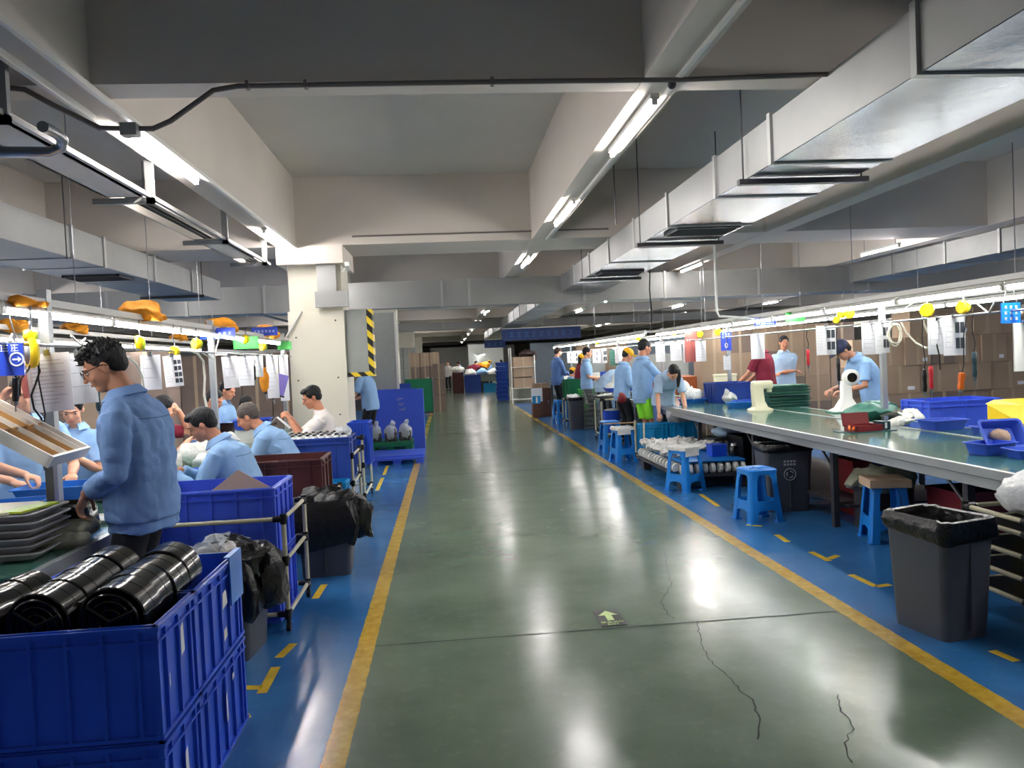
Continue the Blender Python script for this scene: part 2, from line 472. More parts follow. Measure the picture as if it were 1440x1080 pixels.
# floor joints and the painted marks
def ribbon(name, pts, wd, m, z=0.0015):
    mb = MB(); vs = []; n = len(pts)
    for i, p in enumerate(pts):
        a = Vector(pts[max(0, i-1)]); b = Vector(pts[min(n-1, i+1)])
        t_ = (b-a).normalized(); q = Vector((-t_.y, t_.x))
        ww = wd*(0.6+0.8*random.random()) if wd < 0.02 else wd
        vs += [(p[0]+q.x*ww/2, p[1]+q.y*ww/2, z), (p[0]-q.x*ww/2, p[1]-q.y*ww/2, z)]
    mb.add(vs, [(2*i, 2*i+1, 2*i+3, 2*i+2) for i in range(n-1)])
    return struct(name, mb, m)
for (y, ww) in ((4.27, 0.012), (10.7, 0.014), (16.9, 0.02), (-1.5, 0.01)):
    ribbon('trim_1', [(AL, y), (AR, y)], ww, 'crack')
def crack(px):
    pts = []
    for i in range(len(px)-1):
        a = at(*px[i], Z=0); b = at(*px[i+1], Z=0)
        n = max(2, int((b-a).length/0.03))
        for k in range(n):
            p = a.lerp(b, k/n)
            pts.append((p.x+random.uniform(-.008, .008), p.y+random.uniform(-.008, .008)))
    ribbon('trim_2', pts, 0.0055, 'crack')
crack([(936, 775), (938, 800), (944, 822), (930, 848), (940, 865), (955, 873)])
crack([(979, 874), (984, 895), (990, 915), (1003, 935), (1022, 950), (1040, 970), (1058, 985), (1066, 1005), (1068, 1022), (1064, 1045)])
crack([(1178, 978), (1182, 1000), (1200, 1020), (1188, 1045), (1200, 1078)])
def dash(px0, px1, wd=0.05):
    a = at(*px0, Z=0); b = at(*px1, Z=0); ribbon('trim_3', [(a.x, a.y), (b.x, b.y)], wd, 'tape_yellow', 0.001)
for a, b in [((368, 975), (388, 938)), ((392, 925), (413, 905)), ((340, 967), (368, 967)), ((443, 842), (456, 822)), ((330, 1012), (352, 1006)),
             ((985, 695), (1010, 712)), ((1050, 738), (1072, 740)), ((1092, 752), (1108, 762)), ((1140, 776), (1166, 789)), ((1166, 786), (1178, 781)),
             ((1196, 808), (1232, 825)), ((1232, 825), (1252, 822)), ((1272, 847), (1316, 868)), ((1395, 915), (1430, 930)), ((1330, 770), (1350, 776)),
             ((530, 690), (538, 672)), ((540, 668), (545, 655))]:
    dash(a, b)
# exit arrow sticker
c0 = at(857, 869, Z=0)
t = thing('exit_floor_sign', 'small dark floor sticker with a pale green exit arrow in the aisle', 'floor sign', (c0.x, c0.y, 0.0))
ob('sticker', MB().bb(-0.075, 0.075, -0.14, 0.14, 0.0005, 0.003), 'exit_black', t)
ob('arrow', MB().add([(-0.02, -0.05, 0.004), (0.02, -0.05, 0.004), (0.02, 0.04, 0.004), (0.06, 0.04, 0.004), (0, 0.12, 0.004), (-0.06, 0.04, 0.004), (-0.02, 0.04, 0.004)], [(0, 1, 2, 3, 4, 5, 6)]), 'glow_green', t)
for body, sz, yy in (('安全出口', 0.034, -0.082), ('EXIT', 0.034, -0.118)):
    o = link('lettering', text_mesh(body, sz, 0.0005), 'glow_green', t, (0, yy, 0.004))

# ================================================================ ceiling services
# strip lamps under the beams
def ceiling_lamp(label, x, y0, y1, z=3.245, group=None, emit='ceiling_tube_light'):
    t = thing('fluorescent_lamp', label, 'lamp', (x, y0, z), 0, group)
    Ld = y1-y0
    ob('housing', MB().bb(-0.03, 0.03, 0, Ld, -0.035, 0), 'white_frame', t)
    ob('tube', MB().tube((0, 0.03, -0.053), (0, Ld-0.03, -0.053), 0.016, 8), emit, t, smooth=60)
    for yy in (0.012, Ld-0.012): ob('socket', MB().box((0, yy, -0.05), (0.035, 0.024, 0.04)), 'white_plastic', t)
    return t
ceiling_lamp('lit fluorescent tube under the left ceiling beam, just past the junction box', -2.05, 5.35, 6.85)
ceiling_lamp('lit fluorescent tube under the left ceiling beam, close to the column', -2.05, 9.3, 10.78)
ceiling_lamp('lit fluorescent tube under the right ceiling beam, touching the dark conduit', 1.44, 4.95, 6.25)
ceiling_lamp('lit fluorescent tube under the right ceiling beam, second from the conduit', 1.44, 8.1, 9.45)
ceiling_lamp('lit fluorescent tube under the right beam just behind the second cross beam', 1.44, 12.3, 13.6)
ceiling_lamp('lit fluorescent tube high on the far right, left of the right-hand duct', 7.5, 12.05, 13.2, 3.2)
ob('hanger', MB().tube((0, 0.1, 0), (0, 0.1, 1.0), 0.006, 6).tube((0, 1.05, 0), (0, 1.05, 1.0), 0.006, 6), 'steel', COL.objects['fluorescent_lamp.005'])
ob_r = thing('lamp_trunking', 'long pale cable trunking along the underside of the left ceiling beam', 'trunking', (0, 0, 0))
ob('trunking', MB().bb(-1.98, -1.95, -2, 10.78, 3.21, 3.245), 'white_frame', ob_r)
ob('second_run', MB().bb(-2.19, -2.16, -2, 5.2, 3.2, 3.245), 'white_frame', ob_r)
ob_r = thing('lamp_trunking', 'long pale cable trunking along the underside of the right ceiling beam', 'trunking', (0, 0, 0))
ob('trunking', MB().bb(1.49, 1.515, -2, 10.8, 3.22, 3.245), 'white_frame', ob_r)
G = 'far ceiling tube lamps'  # many in this list are fill lamps added to lift the black far hall
for (x, y) in [(1.44, 19.5), (1.44, 25.5), (1.44, 31.5), (1.44, 38.5), (-2.1, 14.0), (-2.1, 26.5), (-2.1, 32), (4.86, 18.8), (4.86, 21.5), (4.86, 26.5), (8.3, 20), (8.3, 26), (11.7, 19), (4.86, 14.0),
               (-5.4, 8.0), (-5.4, 13.5), (1.44, 44.5), (-2.1, 51), (1.44, 54), (8.28, 37.5), (10, 31), (-9, 8), (11.7, 9), (15, 14), (-5.4, 20), (-5.4, 28), (-8.8, 16), (-8.8, 24), (-12, 12), (-12, 20), (4.86, 36), (4.86, 44), (8.3, 40), (1.44, 62), (-2.1, 40), (-2.1, 60), (-5.4, 40), (-5.4, 52), (4.86, 55), (-8.8, 36), (11.7, 26), (15, 22), (18.5, 12), (18.5, 20)]:
    zz = 3.245
    ceiling_lamp('one of the lit ceiling tube lamps deep in the hall, many added as fill', x, y, y+1.3, zz, G)
G2 = 'added fill tube lamps behind the viewer'  # unseen fill lamps, added for ambient light in the near hall
for (x, y) in [(1.44, -4.5), (-2.05, -5), (5, -3), (-6, -3), (5, 2.0), (-5.4, 2), (9, 2), (8, -4)]:
    ceiling_lamp('unseen fill tube lamp added above the near end of the hall', x, y, y+1.3, 3.24, G2)

# conduit and junction box
t = thing('conduit_pipe', 'grey conduit crossing the ceiling beam and dipping to a junction box', 'conduit', (0, 0, 0))
pts = [at(0, 122, Y=4.6), at(35, 126, Y=4.6), at(75, 148, Y=4.6), at(140, 180, Y=4.6), at(182, 181, Y=4.62), at(215, 181, Y=4.62), at(240, 170, Y=4.62), at(300, 127, Y=4.62), at(335, 121, Y=4.62), at(450, 119, Y=4.62), at(700, 115, Y=4.62), at(960, 112, Y=4.62), at(1200, 103, Y=4.62)]
ob('pipe', MB().path(pts, 0.016, 8), 'conduit_grey', t, smooth=60)
for px, py in ((348, 120), (692, 115), (430, 119)):
    p = at(px, py, Y=4.62); ob('clamp', MB().box(p, (0.02, 0.045, 0.045)), 'conduit_grey', t)
p = at(183, 183, Y=4.6); ob('junction_box', MB().box(p, (0.09, 0.07, 0.07)), 'galvanised_rib', t)
p = at(945, 119, Y=4.68); ob('junction_box', MB().sph(p, 0.028), 'dark_steel', t)
t = thing('conduit_pipe', 'thin conduit running along the second cross beam above the column', 'conduit', (0, 0, 0))
ob('pipe', MB().tube((-1.2, 10.82, 3.36), (2.4, 10.82, 3.36), 0.012), 'conduit_grey', t)

# cable tray on the left with brackets
t = thing('cable_tray', 'metal cable tray hung on brackets along the left ceiling beam', 'cable tray', (0, 0, 0))
ob('channel', MB().bb(-2.62, -2.34, 4.35, 6.4, 2.985, 2.995).bb(-2.62, -2.34, 1.5, 2.4, 2.985, 2.995).bb(-2.62, -2.34, 8.5, 10.0, 2.985, 2.995).bb(-2.62, -2.60, 1.5, 10.6, 2.985, 3.05).bb(-2.36, -2.34, 1.5, 10.6, 2.985, 3.05), 'beam_paint', t)
ob('cable', MB().tube((-2.5, 1.5, 3.01), (-2.5, 10.5, 3.01), 0.014).tube((-2.45, 1.5, 3.01), (-2.45, 10.5, 3.01), 0.011), 'black_rubber', t)
ob('rail', MB().bb(-2.30, -2.27, 1.5, 10.6, 2.97, 3.0), 'galvanised', t)
for y in (2.2, 4.35, 6.4, 8.5, 10.3):
    ob('bracket', MB().bb(-2.31, -2.25, y-0.02, y+0.02, 2.93, 3.3).bb(-2.72, -2.25, y-0.02, y+0.02, 2.93, 2.975), 'galvanised', t)
t = thing('drain_pipe', 'metal pipe with an elbow below the near cable tray bracket', 'pipe', (0, 0, 0))
ob('pipe', MB().path([at(-60, 214, Y=4.3), at(0, 214, Y=4.3), at(70, 214, Y=4.3), at(86, 208, Y=4.3), at(88, 196, Y=4.25), at(80, 188, Y=4.2), at(60, 178, Y=4.0)], 0.028, 10), 'steel', t, smooth=60)

# air ducts
def duct(label, x0, x1, y0, y1, z0, z1, flanges, vents=(), rods=(), bar=(), along='Y', bot='galvanised_shiny'):
    t = thing('air_duct', label, 'air duct', (0, 0, 0))
    ob('duct_body', MB().bb(x0, x1, y0, y1, z0+0.004, z1), 'galvanised', t)
    ob('underside', MB().bb(x0+0.005, x1-0.005, y0+0.005, y1-0.005, z0, z0+0.008), bot, t)
    for f in flanges:
        if along == 'Y': ob('flange', MB().bb(x0-0.022, x1+0.022, f-0.025, f+0.025, z0-0.012, z1+0.02), 'galvanised_rib', t)
        else: ob('flange', MB().bb(f-0.025, f+0.025, y0-0.022, y1+0.022, z0-0.012, z1+0.02), 'galvanised_rib', t)
    for (vx, vy, vw, vd) in vents:
        g = ob('vent_grille', MB().bb(vx-vw/2, vx+vw/2, vy-vd/2, vy-vd/2+0.03, z0-0.03, z0).bb(vx-vw/2, vx+vw/2, vy+vd/2-0.03, vy+vd/2, z0-0.03, z0).bb(vx-vw/2, vx-vw/2+0.03, vy-vd/2, vy+vd/2, z0-0.03, z0).bb(vx+vw/2-0.03, vx+vw/2, vy-vd/2, vy+vd/2, z0-0.03, z0), 'dark_steel', t)
        mb = MB(); k = int(vd/0.07)
        for i in range(1, k): mb.box((vx, vy-vd/2+i*vd/k, z0-0.02), (vw-0.04, 0.008, 0.04), Matrix.Rotation(0.6, 3, 'X'))
        ob('louvre', mb, 'dark_steel', g)
        ob('throat', MB().bb(vx-vw/2+0.03, vx+vw/2-0.03, vy-vd/2+0.03, vy+vd/2-0.03, z0-0.003, z0-0.001), 'dark_void', g)
    for (rx, ry) in rods: ob('hanger_rod', MB().tube((rx, ry, z0-0.04), (rx, ry, ZS), 0.007, 6), 'dark_steel', t)
    for (bx0, bx1, by) in bar: ob('support_bar', MB().bb(bx0, bx1, by-0.03, by+0.03, z0-0.055, z0-0.012), 'dark_steel', t)
    return t
duct('large galvanised duct hung over the right bench, running down the hall', 2.44, 3.33, -3, 15.55, 2.9, 3.24,
     [0.6, 2.3, 3.72, 5.45, 6.6, 8.05, 9.5, 11, 12.5, 14, 15.5], vents=[(2.88, 8.3, 0.7, 0.5), (2.88, 12.3, 0.7, 0.5)],
     rods=[(2.4, 2.9), (3.37, 2.9), (2.4, 5.9), (3.37, 5.9), (2.4, 9.1), (3.37, 9.1), (2.4, 13), (3.37, 13)], bar=[(2.36, 3.42, 5.9), (2.36, 3.42, 9.1), (2.36, 3.42, 13)])
duct('wide duct crossing the whole hall behind the left column', -11, 13, 15.6, 15.9, 2.70, 3.235, [-8, -6.5, -5, -3.5, 0, 0.55, 2.9, 4.6, 6.6, 9], along='X', bot='galvanised')
duct('galvanised duct on the left above the orange cloths', -4.9, -4.0, -3, 14.4, 2.88, 3.22, [1.2, 3.3, 4.3, 6.6, 8.8, 9.6, 11.2, 12.8],
     vents=[(-4.45, 3.8, 0.7, 0.6), (-4.45, 10.5, 0.7, 0.5)], rods=[(-3.96, 4.5), (-3.96, 8.6), (-3.96, 13.2)], bar=[(-4.95, -3.93, 4.5), (-4.95, -3.93, 13.2)], bot='galvanised')
duct('duct at the far right of the ceiling with narrow flanges', 8.6, 9.5, 2, 15.55, 2.88, 3.235, [5.5, 7, 8.5, 10.0, 11.2, 12.5, 14, 15.6], rods=[(8.56, 10.6), (8.56, 14)], bot='galvanised')
duct('far duct continuing beyond the crossing duct above the aisle side', 2.3, 3.1, 15.95, 44, 2.86, 3.2, [19, 21, 23, 25, 27, 30, 33, 36, 40], bot='galvanised')
duct('far narrow duct crossing the hall above the distant banner', -8, 14, 31, 31.4, 2.9, 3.2, [-4, 0, 4, 8], along='X', bot='galvanised')
t = thing('drop_pipe', 'thin white pipe dropping from the duct to the right bench lamps', 'pipe', (3.35, 9.2, 1.9))
ob('pipe', MB().path([(0.53, 0, 0.03), (0.03, 0, 0.08), (0, 0, 0.14), (0, 0, 1.0)], 0.016), 'white_plastic', t)
for (a, b, z1_, z2_) in ((945, 468, 0, 0),):
    t = thing('hanging_cable', 'black cable hanging from the ceiling above the workers in caps', 'cable', (3.9, 14.2, 1.98))
    ob('cable', MB().path([(0, 0, 0), (0.01, 0, 0.4), (-0.01, 0, 0.8), (0.02, 0, 1.24)], 0.012), 'black_rubber', t)
t = thing('hanging_rod', 'thin dark rod beside the right ceiling beam near the tube lamp', 'rod', (1.95, 8.4, 2.0))
ob('rod', MB().tube((0, 0, 1.0), (0, 0, ZS-2.0), 0.006, 6), 'dark_steel', t)

# ================================================================ cardboard walls
def carton(w_, d_, h_, m='cardboard', lab=True):
    mb = MB().bb(-w_/2, w_/2, -d_/2, d_/2, 0, h_)
    return mb
CART = {}
def place_carton(label, x, y, z, w_, d_, h_, m, group, rz=0, sticker=False):
    key = (round(w_, 3), round(d_, 3), round(h_, 3), m, sticker)
    if key not in CART:
        o = ob('cardboard_box', MB().bb(-w_/2, w_/2, -d_/2, d_/2, 0, h_), m)
        tag(o, label, 'cardboard box', group)
        ob('tape', MB().bb(-0.025, 0.025, -d_/2-0.001, d_/2+0.001, h_*0.0+0.001, h_+0.001), 'packing_tape', o)
        ob('flap_line', MB().bb(-w_/2-0.001, w_/2+0.001, -d_/2-0.001, d_/2+0.001, h_-0.004, h_-0.001), 'cardboard_dark', o)
        if sticker: ob('sticker', MB().bb(w_*0.18, w_*0.36, -d_/2-0.003, -d_/2, h_*0.12, h_*0.25), 'paper', o)
        o.location = (x, y, z); o.rotation_euler = (0, 0, rz); CART[key] = o
        return o
    return dup(CART[key], (x, y, z), rz, label, group)
# right wall of boxes behind the bench
G = 'cartons of the wall behind the right bench'
z = 0.0
for row, (h_, wds) in enumerate([(0.4, (0.62, 0.44, 0.58)), (0.42, (0.44, 0.5, 0.62)), (0.4, (0.6, 0.6, 0.46)), (0.4, (0.36, 0.4, 0.38)), (0.4, (0.44, 0.5, 0.42))]):
    x = 5.75 + 0.07*(row % 2); k = row
    while x < 9.6:
        ww = wds[k % len(wds)]; k += 1
        if row == 4 and x < 6.6: x += ww+0.01; continue
        place_carton('brown carton in the stacked box wall behind the right bench', x+ww/2, 10.75+0.02*(k % 3), z, ww, 0.45, h_, 'cardboard' if (k+row) % 5 else 'cardboard_dark', G, 0, (k+row) % 3 == 0)
        x += ww+0.01
    z += h_+0.002
# boxes behind the maroon worker
G = 'tall cartons behind the worker in maroon'
z = 0
for row in range(4):
    x = 4.9
    for k in range(6):
        ww = 0.5
        place_carton('brown carton in the stack behind the worker in maroon', x+ww/2, 14.6, z, ww, 0.5, 0.5, 'cardboard' if (row+k) % 4 else 'cardboard_dark', G)
        x += ww+0.012
    z += 0.502
# left: dark cartons behind the second row of people
G = 'dim cartons behind the left bench'
z = 0
for row in range(4):
    x = -6.3
    for k in range(6):
        ww = 0.52 if (k+row) % 2 else 0.46
        if not (row == 3 and k in (1, 4)):
            place_carton('dim brown carton stacked behind the left bench', x+ww/2, 9.6+0.03*(k % 2), z, ww, 0.45, 0.46, 'cardboard_dark' if (row+k) % 3 else 'cardboard', G)
        x += ww+0.014
    z += 0.462
for k, (x, y) in enumerate([(-5.6, 6.6), (-5.1, 6.65)]):
    for row in range(4):
        place_carton('dim brown carton in the stack at the far left behind the worker facing us', x, y, row*0.462, 0.46, 0.45, 0.46, 'cardboard', 'cartons at the far left')
z = 0
for row in range(4):
    x = -4.7
    for k in range(5):
        place_carton('dim brown carton in the pile left of the big column', x+0.24, 12.9, z, 0.46, 0.45, 0.46, 'cardboard_dark', 'cartons left of the big column')
        x += 0.474
    z += 0.462
z = 0
for row in range(4):
    for k in range(4):
        place_carton('brown carton in the pile behind the far terracotta boxes', 5.2+k*0.5, 17.6 if False else 29.0, z, 0.48, 0.5, 0.5, 'cardboard', 'cartons far behind the right bench')
    z += 0.502
# brown stack beyond the green board, middle distance
G = 'cartons stacked beyond the green board'
ax = at(576, 492, Y=27).x; bx = at(617, 492, Y=27).x
wd = (bx-ax)/3
for row in range(4):
    for k in range(3):
        place_carton('brown carton in the tall stack beyond the green board', ax+wd*(k+0.5), 27.4, row*0.492, wd-0.02, 0.8, 0.48, 'cardboard_dark' if row < 3 else 'cardboard', G, 0, row == 2 and k == 1)
for row in range(3):
    place_carton('dark carton at the aisle end of the far left stack', -0.22, 25.6, row*0.522, 0.4, 0.8, 0.51, 'cardboard_dark', 'dark cartons at the stack end')
G = 'pale cartons behind the second column'
for row in range(5):
    for k in range(2):
        place_carton('pale grey carton stacked beside the second column', -1.9+k*0.5, 31, row*0.45, 0.48, 0.5, 0.44, 'grey_panel', G)
# ================================================================ people
def person(label, loc, rz, h=1.7, hipz=None, lean=0.0, curve=0.0, hp=0.0, hy=0.0, hands=None, feet=None, shirt='shirt_blue', sleeve='long',
           trousers='trousers_black', shorts=False, skin='skin', hair='hair_black', style='short', cap=None, vox=0.012, curl=0.7,
           hdir=None, glasses=False, seated=False, face=True, build=1.0, group=None, mask=False, wrinkle=0.009, seam=False, male=True, grip=None, slv=0.9):
    """Local frame: faces +Y, X to the person's right, feet at z=0."""
    s = h/1.7
    t = thing('person', label, 'person', loc, rz, group)
    hz = hipz if hipz is not None else 0.92*s
    P = Vector((0, 0, hz))
    def d_(a): return Vector((0, math.sin(a), math.cos(a)))
    W = P+d_(lean*0.55)*0.20*s
    C = W+d_(lean+curve*0.6)*0.27*s
    Nk = C+d_(lean+curve)*0.055*s
    nd = d_(lean+curve*0.6+hp*0.45+0.12)
    Hb = Nk+nd*0.085*s
    R = Matrix.Rotation(hy, 3, 'Z') @ Matrix.Rotation(-hp, 3, 'X')       # nods forward for hp > 0
    hs = 1.0*s
    Hc = Hb+R @ Vector((0, 0.02, 0.078))*hs
    HP = lambda x, y, z: Hc+(R @ Vector((x, y, z)))*hs
    fine = vox < 0.008
    b = MB()
    nu, nv = (20, 14) if fine else (12, 8)
    b.sph(HP(0, -0.012, 0.032), Vector((0.073, 0.092, 0.083))*hs, R, nu, nv)
    b.sph(HP(0, 0.028, -0.025), Vector((0.06, 0.062, 0.08))*hs, R, nu, nv)
    b.sph(HP(0, 0.048, -0.082), Vector((0.038, 0.036, 0.028))*hs, R, nu, nv)
    b.cap(HP(0, 0.086, 0.008), HP(0, 0.104, -0.026), 0.008*hs, 0.0125*hs)
    b.sph(HP(0, 0.082, -0.056), Vector((0.025, 0.011, 0.008))*hs, R)
    b.sph(HP(0, 0.078, 0.022), Vector((0.05, 0.015, 0.009))*hs, R)
    for sx in (-1, 1):
        b.sph(HP(sx*0.074, -0.008, -0.008), Vector((0.011, 0.018, 0.031))*hs, R)
        b.sph(HP(sx*0.036, 0.062, -0.03), Vector((0.022, 0.018, 0.022))*hs, R)
    b.cap(Nk-d_(lean)*0.02, HP(0, -0.022, -0.045), 0.056*s*build, 0.05*s)
    b.path([P, W, C-d_(lean)*0.05, Nk-d_(lean)*0.03], [0.08*s, 0.075*s, 0.065*s, 0.048*s], 12); b.sph(P, 0.08*s); b.sph(Nk-d_(lean)*0.03, 0.048*s)
    # arms by two-bone reach
    shd = 0.172*s*build*(1 if male else 0.9)
    if hands is None: hands = [(-0.24, 0.05, hz-0.12), (0.24, 0.05, hz-0.12)]
    sl = MB(); armpts = []
    for k, sx in enumerate((-1, 1)):
        S = C+Vector((sx*shd, 0, -0.028*s)); T = Vector(hands[k]); l1, l2 = 0.285*s, 0.255*s
        v = T-S; d = min(v.length, (l1+l2)*0.995); d = max(d, abs(l1-l2)+0.03); n = v.normalized()
        a = (l1*l1-l2*l2+d*d)/(2*d); hh = math.sqrt(max(0, l1*l1-a*a))
        pole = Vector((sx*0.55, -0.45, -1.0)); pp = (pole-n*pole.dot(n)).normalized()
        Eb = S+n*a+pp*hh; Wr = S+n*d
        armpts.append((S, Eb, Wr))
        b.path([S, S.lerp(Eb, .5), Eb, Eb.lerp(Wr, .3), Wr], [0.047*s, 0.043*s, 0.036*s, 0.038*s, 0.026*s], 12); b.sph(S, 0.047*s); b.path([S, C-d_(lean)*0.06], [0.04*s, 0.04*s], 8); b.sph(Wr, 0.027*s)
        # hand
        fd = (Wr-Eb).normalized()
        if hdir is not None: fd = (fd*0.5+Vector(hdir)).normalized()
        side = Vector((-sx, 0, 0)); side = (side-fd*side.dot(fd)).normalized()      # thumb side, inwards
        pn = fd.cross(side)*(1 if sx < 0 else -1)
        if pn.z > 0: pn = -pn
        hsz = s*0.98
        Pc = Wr+fd*0.045*hsz
        Rm = Matrix((side, fd, pn)).transposed()
        b.sph(Pc, Vector((0.041, 0.05, 0.015))*hsz, Rm, nu, nv); b.sph(Wr+fd*0.07*hsz, Vector((0.04, 0.022, 0.013))*hsz, Rm)
        cu = curl[k] if isinstance(curl, (tuple, list)) else curl
        for f in range(4):
            off = (0.031-0.0205*f); lens = [(0.040, 0.025, 0.019), (0.044, 0.029, 0.020), (0.041, 0.027, 0.019), (0.033, 0.020, 0.017)][f]
            p = Wr+fd*(0.083-0.004*abs(f-1))*hsz+side*off*hsz
            ang = 0.15+0.1*f*0.5
            pts = [p-fd*0.02*hsz, p]; rr = [0.0098*hsz, 0.0096*hsz]
            for j, l in enumerate(lens):
                ang += cu*(0.75 if j == 0 else 0.95)*(0.9+0.07*f)
                dd = fd*math.cos(ang)+pn*math.sin(ang)+side*(0.10-0.06*f)
                p = p+dd.normalized()*l*hsz; pts.append(p); rr.append((0.0088, 0.0082, 0.0072)[j]*hsz)
            b.path(pts, rr, 8); b.sph(pts[-1], rr[-1], nu=8, nv=6)
        q = Wr+fd*0.022*hsz+side*0.026*hsz
        q1 = q+(side*0.7+fd*0.6+pn*0.35).normalized()*0.042*hsz; q2 = q1+(side*0.15+fd*0.9+pn*(0.3+cu*0.5)).normalized()*0.032*hsz; q3 = q2+(-side*0.15*cu+fd*0.9+pn*(0.3+cu*0.5)).normalized()*0.026*hsz
        b.path([q, q1, q2, q3], [0.014*hsz, 0.0115*hsz, 0.0098*hsz, 0.008*hsz], 8); b.sph(q3, 0.008*hsz, nu=8, nv=6)
        # sleeves
        sl.sph(S+Vector((-sx*0.012, 0, -0.004)), Vector((0.066, 0.066, 0.062))*s*build)
        if sleeve == 'long':
            e2 = Eb.lerp(Wr, slv); sl.path([S, S.lerp(Eb, .5), Eb, Eb.lerp(Wr, .45), e2], [0.064*s*build, 0.060*s*build, 0.054*s, 0.050*s, 0.043*s], 14); sl.sph(Eb, 0.054*s)
            sl.path([Eb.lerp(Wr, slv-.12), Eb.lerp(Wr, slv+.03)], [0.050*s, 0.048*s], 14)
        elif sleeve == 'rolled':
            sl.path([S, S.lerp(Eb, .5), Eb, Eb.lerp(Wr, .55)], [0.066*s*build, 0.063*s*build, 0.060*s, 0.052*s], 14); sl.sph(Eb, 0.06*s)
            sl.path([Eb.lerp(Wr, .45), Eb.lerp(Wr, .62)], [0.057*s, 0.055*s], 14)
        else:
            sl.path([S, S.lerp(Eb, .80)], [0.065*s*build, 0.066*s], 14)
    # legs
    if feet is None: feet = [(-0.11, 0.0, 0), (0.11, 0.0, 0)] if not seated else [(-0.14, 0.30, 0), (0.14, 0.30, 0)]
    tr = MB(); sh = []
    tr.sph(P+Vector((0, -0.01, -0.02)), Vector((0.165*build, 0.115, 0.12))*s, None, 14, 10)
    for k, sx in enumerate((-1, 1)):
        Hj = P+Vector((sx*0.088*s, 0, -0.03)); A = Vector(feet[k])+Vector((0, 0, 0.085*s)); l1, l2 = 0.43*s, 0.40*s
        v = A-Hj; d = min(v.length, (l1+l2)*0.998); n = v.normalized(); a = (l1*l1-l2*l2+d*d)/(2*d); hh = math.sqrt(max(0, l1*l1-a*a))
        pole = Vector((sx*0.15, 1, 0.4)); pp = (pole-n*pole.dot(n)).normalized()
        K = Hj+n*a+pp*hh; A = Hj+n*d
        b.path([Hj, K, K.lerp(A, .3), A], [0.07*s, 0.048*s, 0.05*s, 0.034*s], 12); b.sph(Hj, 0.07*s); b.sph(K, 0.049*s)
        b.sph(A+Vector((0, 0.05, -0.045)), Vector((0.036, 0.09, 0.03))*s)
        top = [(Hj, .088*s), (Hj.lerp(K, .5), .078*s), (K, .064*s)] if not shorts else [(Hj, .092*s), (Hj.lerp(K, .5), .09*s), (Hj.lerp(K, .78), .092*s)]
        if not shorts: top += [(K.lerp(A, .4), .062*s), (K.lerp(A, .93), .054*s)]
        tr.path([q[0] for q in top], [q[1] for q in top], 14); tr.sph(Hj, .088*s)
        if not shorts: tr.sph(K, .064*s)
        sm = MB(); sm.sph(A+Vector((0, 0.055, -0.048)), Vector((0.047, 0.135, 0.042))*s, None, 12, 8); sm.box(A+Vector((0, 0.055, -0.077)), (0.085*s, 0.25*s, 0.016)); sh.append(sm)
    me = fuse(b, vox if fine else min(vox, 0.0105), 2)
    # eye hollows
    for v in me.vertices:
        for sx in (-1, 1):
            e = HP(sx*0.031, 0.083, 0.0); r = (v.co-e).length
            if r < 0.03: v.co -= (R @ Vector((0, 1, 0)))*0.007*math.exp(-(r/0.014)**2)
    link('body', me, skin, t)
    if face and vox < 0.0095:
        for sx in (-1, 1):
            e = ob('eye', MB().sph(HP(sx*0.031, 0.0755, 0.0), Vector((0.0125, 0.008, 0.0048))*hs, R, 12, 8), 'eye_white', t, smooth=True)
            ob('iris', MB().sph(HP(sx*0.031, 0.0815, -0.001), Vector((0.0062, 0.004, 0.006))*hs, R, 10, 6), 'hair_black', e, smooth=True)
            ob('eyebrow', MB().path([HP(sx*0.016, 0.091, 0.020), HP(sx*0.032, 0.089, 0.025), HP(sx*0.048, 0.078, 0.02)], [0.003*hs, 0.0038*hs, 0.002*hs], 6), hair, t)
        ob('lips', MB().sph(HP(0, 0.0885, -0.056), Vector((0.021, 0.006, 0.0065))*hs, R, 12, 8), 'lip', t, smooth=True)
    if mask:
        ob('face_mask', MB().sph(HP(0, 0.062, -0.045), Vector((0.058, 0.052, 0.048))*hs, R, 14, 10), 'mask_blue', t, smooth=True)
    # shirt
    ex, ey, nn = 2.4, 2.4, 24
    def ring(c, dr, hx, hy_):
        u = Vector((1, 0, 0)); v_ = u.cross(dr)*-1; out = []
        for k in range(nn):
            a = 2*PI*k/nn; ca, sa = math.cos(a), math.sin(a)
            out.append(c+u*hx*math.copysign(abs(ca)**(2/ex), ca)+v_*hy_*math.copysign(abs(sa)**(2/ey), sa))
        return out
    low = d_(lean*0.15); dW = d_(lean*0.55); dC = d_(lean+curve*0.6); dN = d_(lean+curve)
    bs = build*s
    rings = [ring(P-low*0.10*s, low, .182*bs, .135*bs), ring(P, low, .186*bs, .138*bs), ring(P.lerp(W, .55), dW, .176*bs, .128*bs), ring(W, dW, .176*bs, .126*bs), ring(W.lerp(C, .45), dC, .190*bs, .134*bs),
             ring(W.lerp(C, .78), dC, .192*bs, .122*bs), ring(C, dC, .175*bs, .088*bs), ring(C+dN*0.03*s, dN, .12*bs, .072*bs), ring(Nk+dN*0.008*s, dN, .068*s, .062*s)]
    if sleeve == 'long' or sleeve == 'rolled':   # gathered jacket hem
        rings = [ring(P-low*0.135*s, low, .17*bs, .125*bs), ring(P-low*0.085*s, low, .172*bs, .127*bs), ring(P-low*0.07*s, low, .185*bs, .138*bs)]+rings[1:]
    sl.loft(rings)
    if seated:
        pass
    sme = fuse(sl, max(vox, 0.007), 4)
    nrm = [v.normal.copy() for v in sme.vertices]
